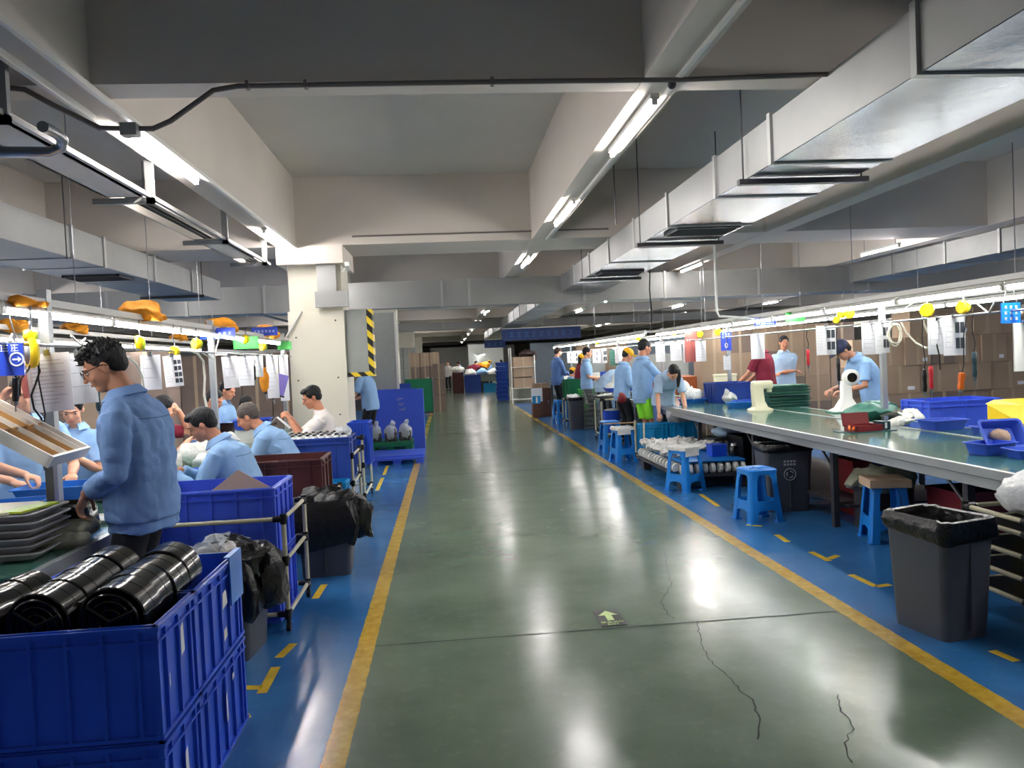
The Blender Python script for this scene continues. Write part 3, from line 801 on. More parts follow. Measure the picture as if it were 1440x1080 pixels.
    for v, n_ in zip(sme.vertices, nrm):
        q = Vector((v.co.x*9, v.co.y*9, v.co.z*3.4)); q2 = v.co*13
        v.co += n_*((noise.noise(q+Vector((loc[0], 0, loc[1])))*1.5+(abs(noise.noise(q2+Vector((5, loc[0], 0))))-0.3)*1.0)*wrinkle)
    shirt_o = link('shirt', sme, shirt, t)
    # collar
    if shirt != 'shirt_white':
        rings = []; vy = dN.cross(Vector((1, 0, 0)))*-1
        if vy.y < 0: vy = -vy
        for k in range(25):
            u = -1+2*k/24; a = -PI/2+u*0.88*PI; fl = 1+0.45*max(0, abs(u)-0.72)/0.28
            rings.append([Nk+(Vector((1, 0, 0))*math.cos(a)*1.02+vy*math.sin(a)*0.95)*rr*s*(1 if q in (0, 1, 5) else 1)+dN*(zz*s) for q, (rr, zz) in enumerate(
                [(0.066, -0.015), (0.066, 0.030), (0.072, 0.036), (0.072+0.034*fl, -0.008*fl), (0.072+0.026*fl, -0.012*fl), (0.074, 0.016)])])
        ob('collar', MB().loft(rings), shirt, t, smooth=50)
    else:
        link('collar', fuse(MB().path([Nk+Vector((0.068*s*math.cos(q*PI/9), 0.064*s*math.sin(q*PI/9), 0.004)) for q in range(19)], 0.007*s, 8), 0.005, 1), shirt, t)
    if seam:
        bm_ = BVHTree.FromPolygons([v.co for v in sme.vertices], [tuple(p.vertices) for p in sme.polygons])
        def seamring(cen, a0, a1, dz=0.0, r=0.0018):
            out = []
            for k in range(29):
                th = math.radians(a0+(a1-a0)*k/28); dr = Vector((math.sin(th), -math.cos(th), dz))
                hit = bm_.ray_cast(cen+dr.normalized()*0.8, -dr.normalized())
                if hit[0] is not None and (not out or (hit[0]-out[-1]).length < 0.06): out.append(hit[0]+hit[1]*0.0008)
            if len(out) > 3: ob('seam', MB().path(out, r, 6), 'seam', shirt_o)
        seamring(C-dC*0.07*s, -62, 62, 0.05)
        seamring(P-low*0.075*s, -150, 150)
    # trousers, shoes
    link('shorts' if shorts else 'trousers', fuse(tr, max(vox, 0.009), 3), trousers, t)
    for sm in sh: ob('shoe', sm, 'shoe', t, smooth=50)
    # hair
    hm = MB()
    if style in ('short', 'tousled', 'bald_top', 'fringe', 'long', 'pony'):
        k = 1.0
        hm.sph(HP(0, -0.024, 0.042), Vector((0.082, 0.096, 0.086))*hs, R, 20, 14)
        hm.sph(HP(0, -0.055, -0.005), Vector((0.066, 0.056, 0.058))*hs, R, 16, 10)
        if style == 'fringe':
            hm.sph(HP(0, 0.034, 0.084), Vector((0.071, 0.058, 0.034))*hs, R, 16, 10)
            for sx in (-1, 1): hm.sph(HP(sx*0.062, 0.008, 0.04), Vector((0.02, 0.045, 0.045))*hs, R, 12, 8)
        if style == 'tousled':
            hm.sph(HP(0, 0.03, 0.092), Vector((0.064, 0.062, 0.036))*hs, R, 16, 10)
            rnd = random.Random(3)
            for _ in range(150):
                a = rnd.uniform(0, 2*PI); e = rnd.uniform(0.05, 1.3)
                dv = Vector((math.cos(a)*math.cos(e), math.sin(a)*math.cos(e), math.sin(e)))
                p0 = Vector((dv.x*0.074, dv.y*0.086-0.02, dv.z*0.08+0.042))
                L_ = rnd.uniform(0.018, 0.038)*(1.3 if dv.y > 0 else 0.8)
                p1 = p0+(dv+Vector((rnd.uniform(-.6, .6), 0.5+rnd.uniform(-.5, .5), rnd.uniform(0, .5)))).normalized()*L_
                hm.path([HP(*p0), HP(*p0.lerp(p1, .5)), HP(*p1)], [0.008*hs, 0.006*hs, 0.0018*hs], 6)
        if style in ('long', 'pony'):
            dn = Vector((0, 0, -1))
            if style == 'long':
                for x in ((-0.045, 0, 0.045) if lean < 0.6 else (-0.085, -0.075)):
                    p0 = HP(x, -0.06, -0.01); hm.path([p0, p0+dn*0.12+R @ Vector((x*.2, -0.01, 0)), p0+dn*0.26], [0.04*hs, 0.034*hs, 0.012], 10)
            else:
                p0 = HP(0, -0.11, 0.02); p1 = p0+R @ Vector((0, -0.04, -0.03)); hm.path([p0, p1, p1+dn*0.16, p1+dn*0.3], [0.022, 0.03, 0.026, 0.008], 10); hm.sph(p0, 0.026)
    hm.noisy(0.0028, 34, 1)
    link('hair', fuse(hm, max(0.004, vox*0.7), 1), hair, t)
    if cap:
        c_ = MB(); c_.sph(HP(0, -0.012, 0.06), Vector((0.093, 0.108, 0.082))*hs, R, 18, 10)
        c_.sph(HP(0, 0.118, 0.05), Vector((0.07, 0.062, 0.011))*hs, R, 16, 8)
        link('cap', fuse(c_, 0.008, 3), cap, t)
    if glasses:
        gm = MB()
        for sx in (-1, 1):
            pts = [HP(sx*(0.033+0.024*math.cos(a)), 0.099, 0.002+0.019*math.sin(a)) for a in [2*PI*k/16 for k in range(17)]]
            gm.path(pts, 0.0018, 6)
            gm.path([HP(sx*0.056, 0.099, 0.008), HP(sx*0.078, 0.06, 0.010), HP(sx*0.083, -0.005, 0.008), HP(sx*0.08, -0.025, -0.006)], 0.0022, 6)
        gm.path([HP(-0.009, 0.1, 0.004), HP(0.009, 0.1, 0.004)], 0.0018, 6)
        ob('glasses', gm, 'black_gloss', t)
    t['_head'] = tuple(Hc)
    return t

R_ = math.radians
# --- left side
# heading angles: rz=90 faces -X (left); rz=-90 faces +X (right)
person('young man in blue work jacket and glasses standing at the near left bench', (-1.53, 3.95, 0), R_(92), h=1.73, lean=0.0, curve=0.22, hp=0.45, hy=R_(14), slv=0.74, hands=[(-0.10, 0.22, 1.00), (0.04, 0.25, 1.02)], shirt='shirt_blue', sleeve='long', skin='skin_tan', style='tousled', vox=0.0055, curl=(0.6, 0.5), glasses=True, seam=True, wrinkle=0.015, hdir=(0.0, 0.25, -0.8), build=1.14)
person('worker in light blue shirt facing us, head bowed over small parts', (-2.78, 6.0, 0), R_(198), h=1.62, hipz=0.70, lean=0.08, hp=0.42, seated=True, hands=[(-0.02, 0.30, 1.00), (0.06, 0.31, 1.00)], shirt='shirt_light', sleeve='short', style='fringe', vox=0.008, curl=0.8)
person('worker in light blue shirt whose head is hidden behind the hanging papers', (-2.72, 5.2, 0), R_(215), h=1.64, hipz=0.82, lean=0.05, hp=0.2, hands=[(-0.2, 0.3, 0.95), (0.12, 0.33, 0.95)], shirt='shirt_light', sleeve='short', vox=0.01)
person('worker at the left picture edge raising one hand to a screwdriver', (-2.82, 4.5, 0), R_(-92), h=1.66, lean=0.05, hp=0.2, hands=[(-0.28, 0.30, 1.0), (0.12, 0.42, 1.46)], shirt='shirt_light', sleeve='short', vox=0.009, curl=1.0)
person('seated dark-haired man in blue jacket, nearest of the seated men', (-1.50, 5.82, 0), R_(92), h=1.72, hipz=0.56, lean=0.36, curve=0.15, hp=0.45, hy=R_(8), seated=True, hands=[(-0.12, 0.48, 0.84), (0.10, 0.50, 0.84)], shirt='shirt_light', sleeve='long', skin='skin_warm', style='fringe', vox=0.0075, seam=True, build=1.08)
person('seated grey-haired older man in light blue jacket leaning over the left bench', (-1.45, 7.15, 0), R_(94), h=1.72, hipz=0.56, lean=0.45, curve=0.2, hp=0.5, seated=True, hands=[(-0.1, 0.48, 0.84), (0.12, 0.46, 0.86)], shirt='shirt_light', sleeve='long', skin='skin_warm', hair='hair_grey', style='short', vox=0.008, seam=True, build=1.08)
person('man in white T-shirt working with raised hands before the big column', (-1.28, 8.35, 0), R_(98), h=1.72, hipz=0.58, lean=0.14, curve=0.05, hp=0.35, hy=R_(12), seated=True, hands=[(-0.06, 0.38, 1.01), (0.04, 0.38, 1.04)], shirt='shirt_white', sleeve='short', skin='skin_warm', style='fringe', vox=0.0075, curl=0.9)
person('woman in maroon holding a dark tool to her face behind the seated men', (-2.68, 7.25, 0), R_(-75), h=1.6, hipz=0.62, lean=0.1, hp=0.3, seated=True, hands=[(-0.05, 0.22, 1.22), (0.1, 0.3, 0.95)], shirt='shirt_maroon', sleeve='short', style='short', vox=0.009, curl=1.0)
person('dark-haired worker facing right, behind the second lamp post of the left bench', (-2.78, 9.0, 0), R_(-110), h=1.66, hipz=0.62, lean=0.2, hp=0.5, seated=True, hands=[(-0.1, 0.3, 0.9), (0.1, 0.3, 0.9)], shirt='shirt_blue', sleeve='long', skin='skin_warm', vox=0.01)
person('dark-haired worker looking down directly above the grey-haired man', (-2.85, 9.85, 0), R_(-105), h=1.68, hipz=0.68, lean=0.15, hp=0.4, seated=True, hands=[(-0.1, 0.3, 0.95), (0.1, 0.3, 0.95)], shirt='shirt_light', sleeve='long', skin='skin_warm', vox=0.01)
person('worker half hidden behind the hanging orange glove', (-2.8, 10.6, 0), R_(-120), h=1.6, hipz=0.5, lean=0.15, hp=0.45, seated=True, hands=[(-0.1, 0.3, 0.85), (0.1, 0.3, 0.85)], shirt='shirt_light', sleeve='long', skin='skin_tan', vox=0.01)
person('worker in light blue shirt and dark trousers standing behind the hazard-taped panel', (-1.30, 13.3, 0), R_(70), h=1.68, lean=0.25, hp=0.4, hands=[(-0.15, 0.4, 1.12), (0.2, 0.35, 1.0)], shirt='shirt_light', sleeve='short', vox=0.011, mask=True)
person('worker in light blue with a dark ponytail beyond the tall blue board', (-1.05, 16.2, 0), R_(110), h=1.55, hipz=0.75, lean=0.15, hp=0.4, hands=[(-0.1, 0.3, 1.1), (0.1, 0.3, 1.1)], shirt='shirt_light', sleeve='short', style='pony', vox=0.011)
person('worker in a yellow cap just behind the ponytailed worker', (-1.35, 17.0, 0), R_(80), h=1.6, lean=0.1, hp=0.4, shirt='shirt_light', cap='cap_yellow', vox=0.012, face=False)
# --- right side
person('tall man in blue jacket and lime green shorts standing at the right bench', (2.98, 11.5, 0), R_(-78), h=1.76, lean=0.02, hp=0.22, hands=[(-0.08, 0.42, 1.12), (0.12, 0.46, 1.14)], shirt='shirt_light', sleeve='long', trousers='shorts_lime', shorts=True, skin='skin_warm', vox=0.009)
person('long-haired worker bending down over the teal crates', (3.22, 11.25, 0), R_(184), h=1.62, lean=0.75, curve=0.25, hp=1.0, hands=[(-0.20, 0.42, 0.66), (0.22, 0.42, 0.66)], shirt='shirt_pale', sleeve='short', trousers='shirt_navy_blue', style='long', vox=0.009, male=False)
person('worker in yellow cap and blue shirt beside the man in green shorts', (3.05, 13.2, 0), R_(-80), h=1.66, lean=0.12, hp=0.45, hands=[(-0.05, 0.35, 1.0), (0.15, 0.25, 0.9)], shirt='shirt_light', sleeve='long', cap='cap_yellow', skin='skin_warm', vox=0.01)
person('worker bending forward deeply over a white pile, seen from the side', (3.2, 15.6, 0), R_(-75), h=1.66, lean=1.0, curve=0.15, hp=0.2, hands=[(-0.15, 0.62, 0.82), (0.15, 0.62, 0.82)], shirt='shirt_pale', sleeve='short', vox=0.011)
person('man in short-sleeved light blue shirt with folded hands turned to the bench', (3.12, 16.9, 0), R_(-100), h=1.74, lean=0.0, hp=0.1, hands=[(-0.05, 0.26, 1.08), (0.05, 0.26, 1.08)], shirt='shirt_light', sleeve='short', vox=0.011)
person('woman in maroon shirt and yellow cap with long dark hair', (3.3, 18.8, 0), R_(-90), h=1.6, lean=0.05, hp=0.2, hands=[(-0.1, 0.35, 1.0), (0.1, 0.35, 1.0)], shirt='shirt_maroon', sleeve='long', style='long', cap='cap_yellow', vox=0.012, face=False)
person('small worker in yellow cap sitting low beside the green crate', (3.08, 19.2, 0), R_(-60), h=1.6, hipz=0.55, lean=0.2, hp=0.3, seated=True, hands=[(-0.1, 0.4, 0.9), (0.1, 0.4, 0.9)], shirt='shirt_light', sleeve='long', cap='cap_yellow', vox=0.012, face=False)
person('worker in grey-blue jacket standing farthest left of the right bench group', (2.95, 20.2, 0), R_(-70), h=1.82, lean=0.0, hp=0.15, hands=[(-0.1, 0.35, 1.1), (0.1, 0.35, 1.1)], shirt='shirt_navy_blue', sleeve='long', hair='hair_brown', vox=0.012, face=False)
person('man in maroon shirt standing beyond the right bench with his back half turned', (5.15, 12.0, 0), R_(40), h=1.77, lean=0.1, hp=0.4, hands=[(-0.2, 0.4, 1.0), (0.1, 0.4, 1.0)], shirt='shirt_maroon', sleeve='short', skin='skin_warm', vox=0.009)
person('man in pale shirt with folded arms beyond the right bench', (6.0, 13.2, 0), R_(170), h=1.75, lean=0.0, hp=0.2, hands=[(0.1, 0.2, 1.12), (-0.1, 0.22, 1.15)], shirt='shirt_pale', sleeve='short', skin='skin_warm', vox=0.01)
person('man in light blue shirt and dark cap bent over a white machine', (5.28, 9.1, 0), R_(86), h=1.72, lean=0.40, curve=0.3, hp=0.75, hands=[(-0.15, 0.46, 1.0), (0.12, 0.48, 1.0)], shirt='shirt_light', sleeve='short', skin='skin_tan', cap='cap_dark', vox=0.0085)
person('distant figure in dark red at a far bench behind the hanging signs', (7.3, 21, 0), R_(60), h=1.7, hipz=1.1, lean=0.5, hp=0.3, shirt='shirt_maroon', vox=0.014, face=False)
# --- far down the aisle
person('distant person in white shirt and black trousers standing in the aisle', (0.15, 44, 0), R_(150), h=1.66, shirt='shirt_white', sleeve='long', vox=0.014, face=False)
G = 'blurred workers at the distant station'
for (x, y, r, sh_, cp, lb) in [(1.5, 41.5, -60, 'shirt_maroon', None, 'distant worker in dark red at the cloth-covered station'), (2.3, 41.8, -40, 'shirt_light', 'cap_yellow', 'distant worker in yellow cap at the cloth-covered station'), (0.9, 43.5, 60, 'shirt_light', None, 'distant worker in light blue at the left of the cloth-covered station'), (3.2, 42.5, 30, 'shirt_light', None, 'distant worker in light blue at the right of the cloth-covered station')]:
    person(lb, (x, y, 0), R_(r), h=1.62, lean=0.25, hp=0.4, shirt=sh_, cap=cp, vox=0.015, face=False, group=G)
for o in list(COL.objects):
    if '_head' in o: del o['_head']
# ================================================================ containers
def crate(name, label, cat, x0, x1, y0, y1, z0, z1, m, group=None, ribs=5, sticker=(), lip=0.02, rz=0.0, wall=0.008):
    W_, D_, Hh = x1-x0, y1-y0, z1-z0
    o_mb = MB()
    o_mb.bb(-W_/2, W_/2, -D_/2, D_/2, 0, 0.012)
    for s in (-1, 1):
        o_mb.bb(s*W_/2-(wall if s > 0 else 0), s*W_/2+(wall if s < 0 else 0), -D_/2, D_/2, 0, Hh)
        o_mb.bb(-W_/2, W_/2, s*D_/2-(wall if s > 0 else 0), s*D_/2+(wall if s < 0 else 0), 0, Hh)
    o = ob(name, o_mb, m); o.location = ((x0+x1)/2, (y0+y1)/2, z0); o.rotation_euler = (0, 0, rz)
    tag(o, label, cat, group)
    rim0 = rim = MB(); L = lip*0.7
    rb = MB()
    for zz, th, rim in ((Hh-0.012, 0.014, rim), (Hh*0.86, 0.008, rb), (0.006, 0.012, rb)):
        rim.bb(-W_/2-L, W_/2+L, -D_/2-L, -D_/2+0.004, zz-th/2, zz+th/2); rim.bb(-W_/2-L, W_/2+L, D_/2-0.004, D_/2+L, zz-th/2, zz+th/2)
        rim.bb(-W_/2-L, -W_/2+0.004, -D_/2, D_/2, zz-th/2, zz+th/2); rim.bb(W_/2-0.004, W_/2+L, -D_/2, D_/2, zz-th/2, zz+th/2)
    ob('rim', rim0, m, o)
    n = ribs
    for k in range(n):
        x = -W_/2+(k+0.5)*W_/n
        for s in (-1, 1): rb.bb(x-0.0055, x+0.0055, s*(D_/2)-L*0.85, s*(D_/2)+L*0.85, 0, Hh-0.01)
    n2 = max(2, round(ribs*D_/W_))
    for k in range(n2):
        y = -D_/2+(k+0.5)*D_/n2
        for s in (-1, 1): rb.bb(s*(W_/2)-L*0.85, s*(W_/2)+L*0.85, y-0.0055, y+0.0055, 0, Hh-0.01)
    for sx in (-1, 1):
        for sy in (-1, 1): rb.bb(sx*W_/2-0.010, sx*W_/2+0.010, sy*D_/2-0.010, sy*D_/2+0.010, 0, Hh-0.005)
    ob('ribs', rb, m, o)
    for (sx, yy, zz, a, b_) in sticker:      # on the +X face
        mb = MB().add([(W_/2+L+0.001, yy, zz), (W_/2+L+0.001, yy+a, zz+0.01), (W_/2+L+0.001, yy+a*0.8, zz+b_), (W_/2+L+0.001, yy+a*0.1, zz+b_*0.9)], [(0, 1, 2, 3)])
        ob('sticker', mb, 'paper', o)
    return o
CX = -0.965
crate('storage_crate', 'upper blue crate nearest the camera, filled with black round covers', 'crate', CX-0.66, CX, 2.53, 2.885, 0.385, 0.755, 'crate_blue', ribs=6, sticker=[(1, 0.0, 0.20, 0.035, 0.11), (1, -0.12, 0.14, 0.008, 0.05)])
crate('storage_crate', 'lower blue crate nearest the camera, under the crate of black covers', 'crate', CX-0.66, CX, 2.53, 2.885, 0.0, 0.375, 'crate_blue', ribs=6, sticker=[(1, -0.02, 0.12, 0.035, 0.15)])
crate('storage_crate', 'upper blue crate of the second stack, between the black covers and the grey bin', 'crate', CX-0.66, CX, 2.905, 3.49, 0.385, 0.755, 'crate_blue', ribs=6, sticker=[(1, 0.0, 0.2, 0.07, 0.07), (1, 0.0, 0.07, 0.05, 0.05)])
crate('storage_crate', 'lower blue crate of the second stack, standing on the blue floor', 'crate', CX-0.66, CX, 2.905, 3.49, 0.0, 0.375, 'crate_blue', ribs=6, sticker=[(1, -0.02, 0.13, 0.02, 0.12), (1, 0.08, 0.26, 0.03, 0.03)])
t = thing('crate_liner', 'sky blue sheet folded over the corner of the second upper crate', 'liner', (CX+0.018, 3.30, 0.57))
ob('sheet', MB().bb(0, 0.006, 0, 0.18, 0.0, 0.2).bb(-0.02, 0.006, 0, 0.18, 0.2, 0.205), 'tray_blue', t)
# black moulded covers: nested rows of short ribbed drums
def cover_roll(label, a, b, r, n):
    a = Vector(a); b = Vector(b); d = (b-a).normalized()
    t = thing('black_cover_stack', label, 'plastic covers', tuple((a+b)/2))
    o_ = (a+b)/2
    L_ = (b-a).length/n; up = Vector((0, 0, 1)); sd = d.cross(up).normalized(); u2 = sd.cross(d)
    rn = random.Random(int(r*1000)+n)
    for k in range(n):
        c = a+d*L_*k-o_
        jig = Vector((rn.uniform(-.006, .006), rn.uniform(-.006, .006), rn.uniform(-.004, .004)))
        rings = []
        prof = [(0.55, 0.03), (0.8, 0.01), (0.95, 0.0), (1.0, 0.003), (1.0, 0.02), (0.985, 0.021), (0.975, L_*0.55), (0.985, L_*0.552), (0.975, L_*0.985), (0.95, L_*0.99), (0.9, L_*0.97), (0.88, L_*0.5), (0.6, L_*0.45)]
        for f, z in prof: rings.append([c+jig+d*z+(sd*math.cos(2*PI*q/28)+u2*math.sin(2*PI*q/28))*r*f for q in range(28)])
        ob('cover', MB().loft(rings), 'black_gloss', t, smooth=18)
    # front face details
    f = MB()
    f.xf(Matrix())
    for rr in (0.8, 0.6, 0.35):
        pts = [a-o_-d*0.003+(sd*math.cos(2*PI*q/24)+u2*math.sin(2*PI*q/24))*r*rr for q in range(25)]
        f.path(pts, 0.006, 6)
    for ang in (0.4, 2.5, 4.2): f.path([a-o_-d*0.006, a-o_-d*0.006+(sd*math.cos(ang)+u2*math.sin(ang))*r*0.8], 0.008, 6)
    ob('front_ring', f, 'black_gloss', t, smooth=60)
cover_roll('stack of shiny black round covers lying in the near crate, rightmost of three', (CX-0.165, 2.60, 0.755), (CX-0.13, 3.10, 0.79), 0.112, 4)
cover_roll('stack of shiny black round covers lying in the near crate, middle of three', (CX-0.405, 2.62, 0.75), (CX-0.355, 3.12, 0.79), 0.108, 4)
cover_roll('stack of shiny black round covers lying in the near crate, leftmost of three', (CX-0.645, 2.64, 0.745), (CX-0.58, 2.96, 0.76), 0.10, 3)
t = thing('black_cover', 'loose black round cover half sunk between the covers in the near crate', 'plastic cover', (CX-0.3, 2.7, 0.60))
ob('shell', MB().lathe([(0.09, 0), (0.10, 0.01), (0.1, 0.09), (0.08, 0.1), (0.03, 0.09)], n=24), 'black_gloss', t, smooth=40)

# waste bins
def bin_(name, label, x, y, w_, d_, h_, rz, m='grey_can', bag='full', fill=None, emblem=None, taper=0.84):
    t = thing(name, label, 'waste bin', (x, y, 0), rz)
    hx, hy = w_/2, d_/2
    mb = MB(); pr = [(hx*taper, hy*taper, 0.04, 0.0), (hx*taper+.003, hy*taper+.003, 0.045, 0.02), (hx, hy, 0.05, h_-0.03), (hx+0.012, hy+0.012, 0.055, h_-0.03), (hx+0.012, hy+0.012, 0.055, h_), (hx-0.006, hy-0.006, 0.045, h_), (hx*taper-0.01, hy*taper-0.01, 0.035, 0.03)]
    mb.loft(mb.rrect(pr, 5)); ob('can', mb, m, t, smooth=40)
    rb = MB(); rb.bb(-0.006, 0.006, -hy*0.97-0.004, -hy*0.9, 0.05, h_*0.85); ob('panel_rib', rb, m, t)
    if bag:
        g = MB(); rn = random.Random(int(x*100)); drop = {'full': 0.10, 'big': 0.30, 'band': 0.055}[bag]; out = {'full': 0.02, 'big': 0.05, 'band': 0.016}[bag]
        rings = []
        prof = [(0.006, h_-drop), (out, h_-drop*0.8), (out*1.1, h_-drop*0.4), (0.014, h_+0.004), (0.0, h_+0.012), (-0.02, h_+0.002), (-0.03, h_-0.12), (-0.05, h_-0.3)]
        for o_, z in prof:
            r_ = mb.rrect([(hx+o_, hy+o_, 0.06, z)], 9)[0]; q = []
            for i, p in enumerate(r_):
                am = 0.006+abs(o_)*0.5 if z < h_-0.02 and o_ > 0 else 0.004
                nn_ = noise.noise(Vector((p.x*30, p.y*30, z*12+x)))*1.6+noise.noise(Vector((p.x*11, p.y*11, z*3+x)))
                zz = p.z+(noise.noise(Vector((p.x*7+3, p.y*7, x)))*drop*0.35 if o_ > 0 and z < h_-0.02 else nn_*0.008)
                q.append(Vector((p.x*(1+am*nn_*3), p.y*(1+am*nn_*3), zz)))
            rings.append(q)
        g.loft(rings, False); ob('bin_bag', g, 'black_bag', t, smooth=50)
        if bag == 'big':
            for k in range(3):
                lump = MB().sph((hx*(0.6-0.4*k), -hy*(0.5-0.5*k), h_-0.03), (0.15, 0.13, 0.10)).noisy(0.05, 14, k+x)
                ob('bag_fold', lump, 'black_bag', t, smooth=50)
            lump = MB().sph((hx+0.05, 0.0, h_-0.15), (0.09, 0.12, 0.17)).noisy(0.06, 12, 9)
            ob('bag_fold', lump, 'black_bag', t, smooth=50)
    if fill:
        f = MB()
        for k in range(6): f.sph((random.uniform(-.6, .6)*hx, random.uniform(-.6, .6)*hy, h_+0.02), (0.09, 0.08, 0.05))
        f.noisy(0.035, 30, 2); ob('waste', f, fill, t, smooth=40)
    if emblem:
        e = MB(); zc = h_*0.62; yy = -hy*0.965-0.004
        e.path([(0.055*math.cos(a), yy, zc-0.03+0.055*math.sin(a)) for a in [2*PI*k/24 for k in range(25)]], 0.004, 6)
        for a0 in (0.3, 2.4, 4.5):
            e.path([(0.03*math.cos(a0+k*0.25), yy, zc-0.03+0.03*math.sin(a0+k*0.25)) for k in range(6)], 0.005, 6)
        for r_ in range(2):
            for k in range(4): e.bb(-0.055+k*0.03, -0.035+k*0.03, yy-0.002, yy, zc+0.055+r_*0.03, zc+0.073+r_*0.03)
        ob('recycling_emblem', e, 'ink', t)
    return t
bin_('waste_bin', 'grey bin with black bag at the right edge, closest to the camera on the right', 2.60, 3.90, 0.34, 0.42, 0.62, R_(12), bag='full')
bin_('waste_bin', 'dark grey bin with a white recycling emblem beside the blue stool', 3.20, 7.14, 0.46, 0.36, 0.63, R_(-4), bag='band', emblem=True)
bin_('waste_bin', 'grey bin overflowing with clear film and black bag behind the near crates', -1.26, 4.36, 0.36, 0.40, 0.56, R_(-6), bag='big', fill='clear_film')
bin_('waste_bin', 'dark grey bin with black bag draped over its side in the left aisle edge', -0.96, 5.95, 0.42, 0.40, 0.56, R_(3), bag='big', emblem=True)
bin_('waste_bin', 'small grey bin with litter on top beside the grey wire baskets', 2.78, 16.5, 0.33, 0.34, 0.68, 0, bag='band', fill='white_film')

# pipe racks with black joints
def pipe_rack(label, x, y, w_, d_, h_, levels=(0.1, 0.42), top=True, rz=0, group=None, wheels=True):
    t = thing('pipe_rack', label, 'rack', (x, y, 0), rz, group)
    hx, hy = w_/2, d_/2; r = 0.014
    for sx in (-1, 1):
        for sy in (-1, 1):
            ob('post', MB().tube((sx*hx, sy*hy, 0.07 if wheels else 0.0), (sx*hx, sy*hy, h_), r, 10), 'ivory_pipe', t, smooth=50)
            if wheels:
                wq = ob('caster', MB().tube((sx*hx-0.012, sy*hy, 0.026), (sx*hx+0.012, sy*hy, 0.026), 0.026, 14).tube((sx*hx, sy*hy, 0.03), (sx*hx, sy*hy, 0.075), 0.012), 'black_rubber', t, smooth=40)
            for z in list(levels)+([h_-0.03] if top else []):
                ob('joint', MB().tube((sx*hx, sy*hy, z-0.03), (sx*hx, sy*hy, z+0.03), 0.02, 10).tube((sx*hx, sy*hy, z), (sx*(hx-0.06), sy*hy, z), 0.019, 10).tube((sx*hx, sy*hy, z), (sx*hx, sy*(hy-0.05), z), 0.019, 10), 'black_plastic', t, smooth=50)
    for z in list(levels)+([h_-0.03] if top else []):
        for s in (-1, 1):
            ob('rail', MB().tube((-hx, s*hy, z), (hx, s*hy, z), r*0.95, 10), 'ivory_pipe', t, smooth=50)
            ob('rail', MB().tube((s*hx, -hy, z), (s*hx, hy, z), r*0.95, 10), 'ivory_pipe', t, smooth=50)
    return t
pipe_rack('ivory pipe trolley around the blue crate with the cardboard piece', -1.42, 4.97, 0.84, 0.66, 0.70, (0.10, 0.42))
crate('storage_crate', 'bright blue crate with a cardboard piece sticking out, in the first pipe trolley', 'crate', -1.80, -1.07, 4.72, 5.24, 0.43, 0.85, 'crate_blue_bright', ribs=5)
crate('storage_crate', 'blue crate low under the bright crate with the cardboard piece', 'crate', -1.80, -1.07, 4.72, 5.24, 0.03, 0.42, 'crate_blue_bright', ribs=5)
t = thing('cardboard_piece', 'brown cardboard sheet standing on its corner in the bright blue crate', 'cardboard', (-1.37, 5.0, 0.70))
ob('sheet', MB().add([(-0.30, 0, 0.0), (0.30, 0, 0.0), (0.25, 0.01, 0.09), (0.02, 0.02, 0.23), (-0.24, 0.01, 0.04), (-0.30, 0.006, 0.0), (0.30, 0.006, 0.0), (0.25, 0.016, 0.09), (0.02, 0.026, 0.23), (-0.24, 0.016, 0.04)],
                     [(0, 1, 2, 3, 4), (9, 8, 7, 6, 5), (0, 5, 6, 1), (1, 6, 7, 2), (2, 7, 8, 3), (3, 8, 9, 4), (4, 9, 5, 0)]), 'cardboard_light', t)
crate('storage_crate', 'long dark maroon crate beside the seated men', 'crate', -1.72, -1.02, 6.18, 6.68, 0.42, 0.84, 'crate_maroon', ribs=4)
pipe_rack('ivory pipe trolley holding the maroon crate', -1.37, 6.43, 0.82, 0.64, 0.56, (0.12, 0.38))
crate('storage_crate', 'teal crate glimpsed on the floor behind the draped black bag', 'crate', -1.25, -0.97, 7.15, 7.4, 0.2, 0.5, 'crate_teal', ribs=3)
crate('storage_crate', 'wide blue crate in front of the man in white T-shirt, topped with film-wrapped parts', 'crate', -1.78, -0.97, 7.55, 8.05, 0.45, 0.88, 'crate_blue_deep', ribs=3)
pipe_rack('ivory pipe trolley under the wide blue crate of wrapped parts', -1.36, 7.9, 0.82, 0.62, 0.72, (0.1, 0.42))
crate('storage_crate', 'small ribbed blue crate at the end of the left crate row', 'crate', -1.12, -0.9, 8.75, 9.15, 0.45, 0.93, 'crate_blue', ribs=6)
pipe_rack('ivory pipe trolley at the far end of the left crate row', -1.22, 9.05, 0.52, 0.84, 0.80, (0.12, 0.46, 0.66))
# film wrapped parts: rows of packs on the crate
G = 'film-wrapped parts on the wide blue crate'
base = None
for r_ in range(3):
    for k in range(11):
        px_ = -1.72+k*0.07; py_ = 7.62+r_*0.16
        if base is None:
            base = thing('wrapped_part', 'small white and black part wrapped in clear film on the wide blue crate', 'wrapped part', (px_, py_, 0.80), 0, G)
            ob('wrap', MB().sph((0, 0, 0.05), (0.033, 0.07, 0.06)).noisy(0.012, 40, 3), 'white_film', base, smooth=50)
            ob('dark_core', MB().sph((0, 0, 0.108), (0.022, 0.05, 0.014)), 'black_gloss', base, smooth=True)
        else: dup(base, (px_, py_, 0.80), random.uniform(-.3, .3), None, G)
t = thing('film_roll', 'crumpled clear film heap at the right end of the wide blue crate', 'plastic film', (-1.03, 7.7, 0.88))
ob('film', MB().sph((0, 0, 0.04), (0.07, 0.1, 0.06)).noisy(0.03, 24, 4), 'clear_film', t, smooth=40)

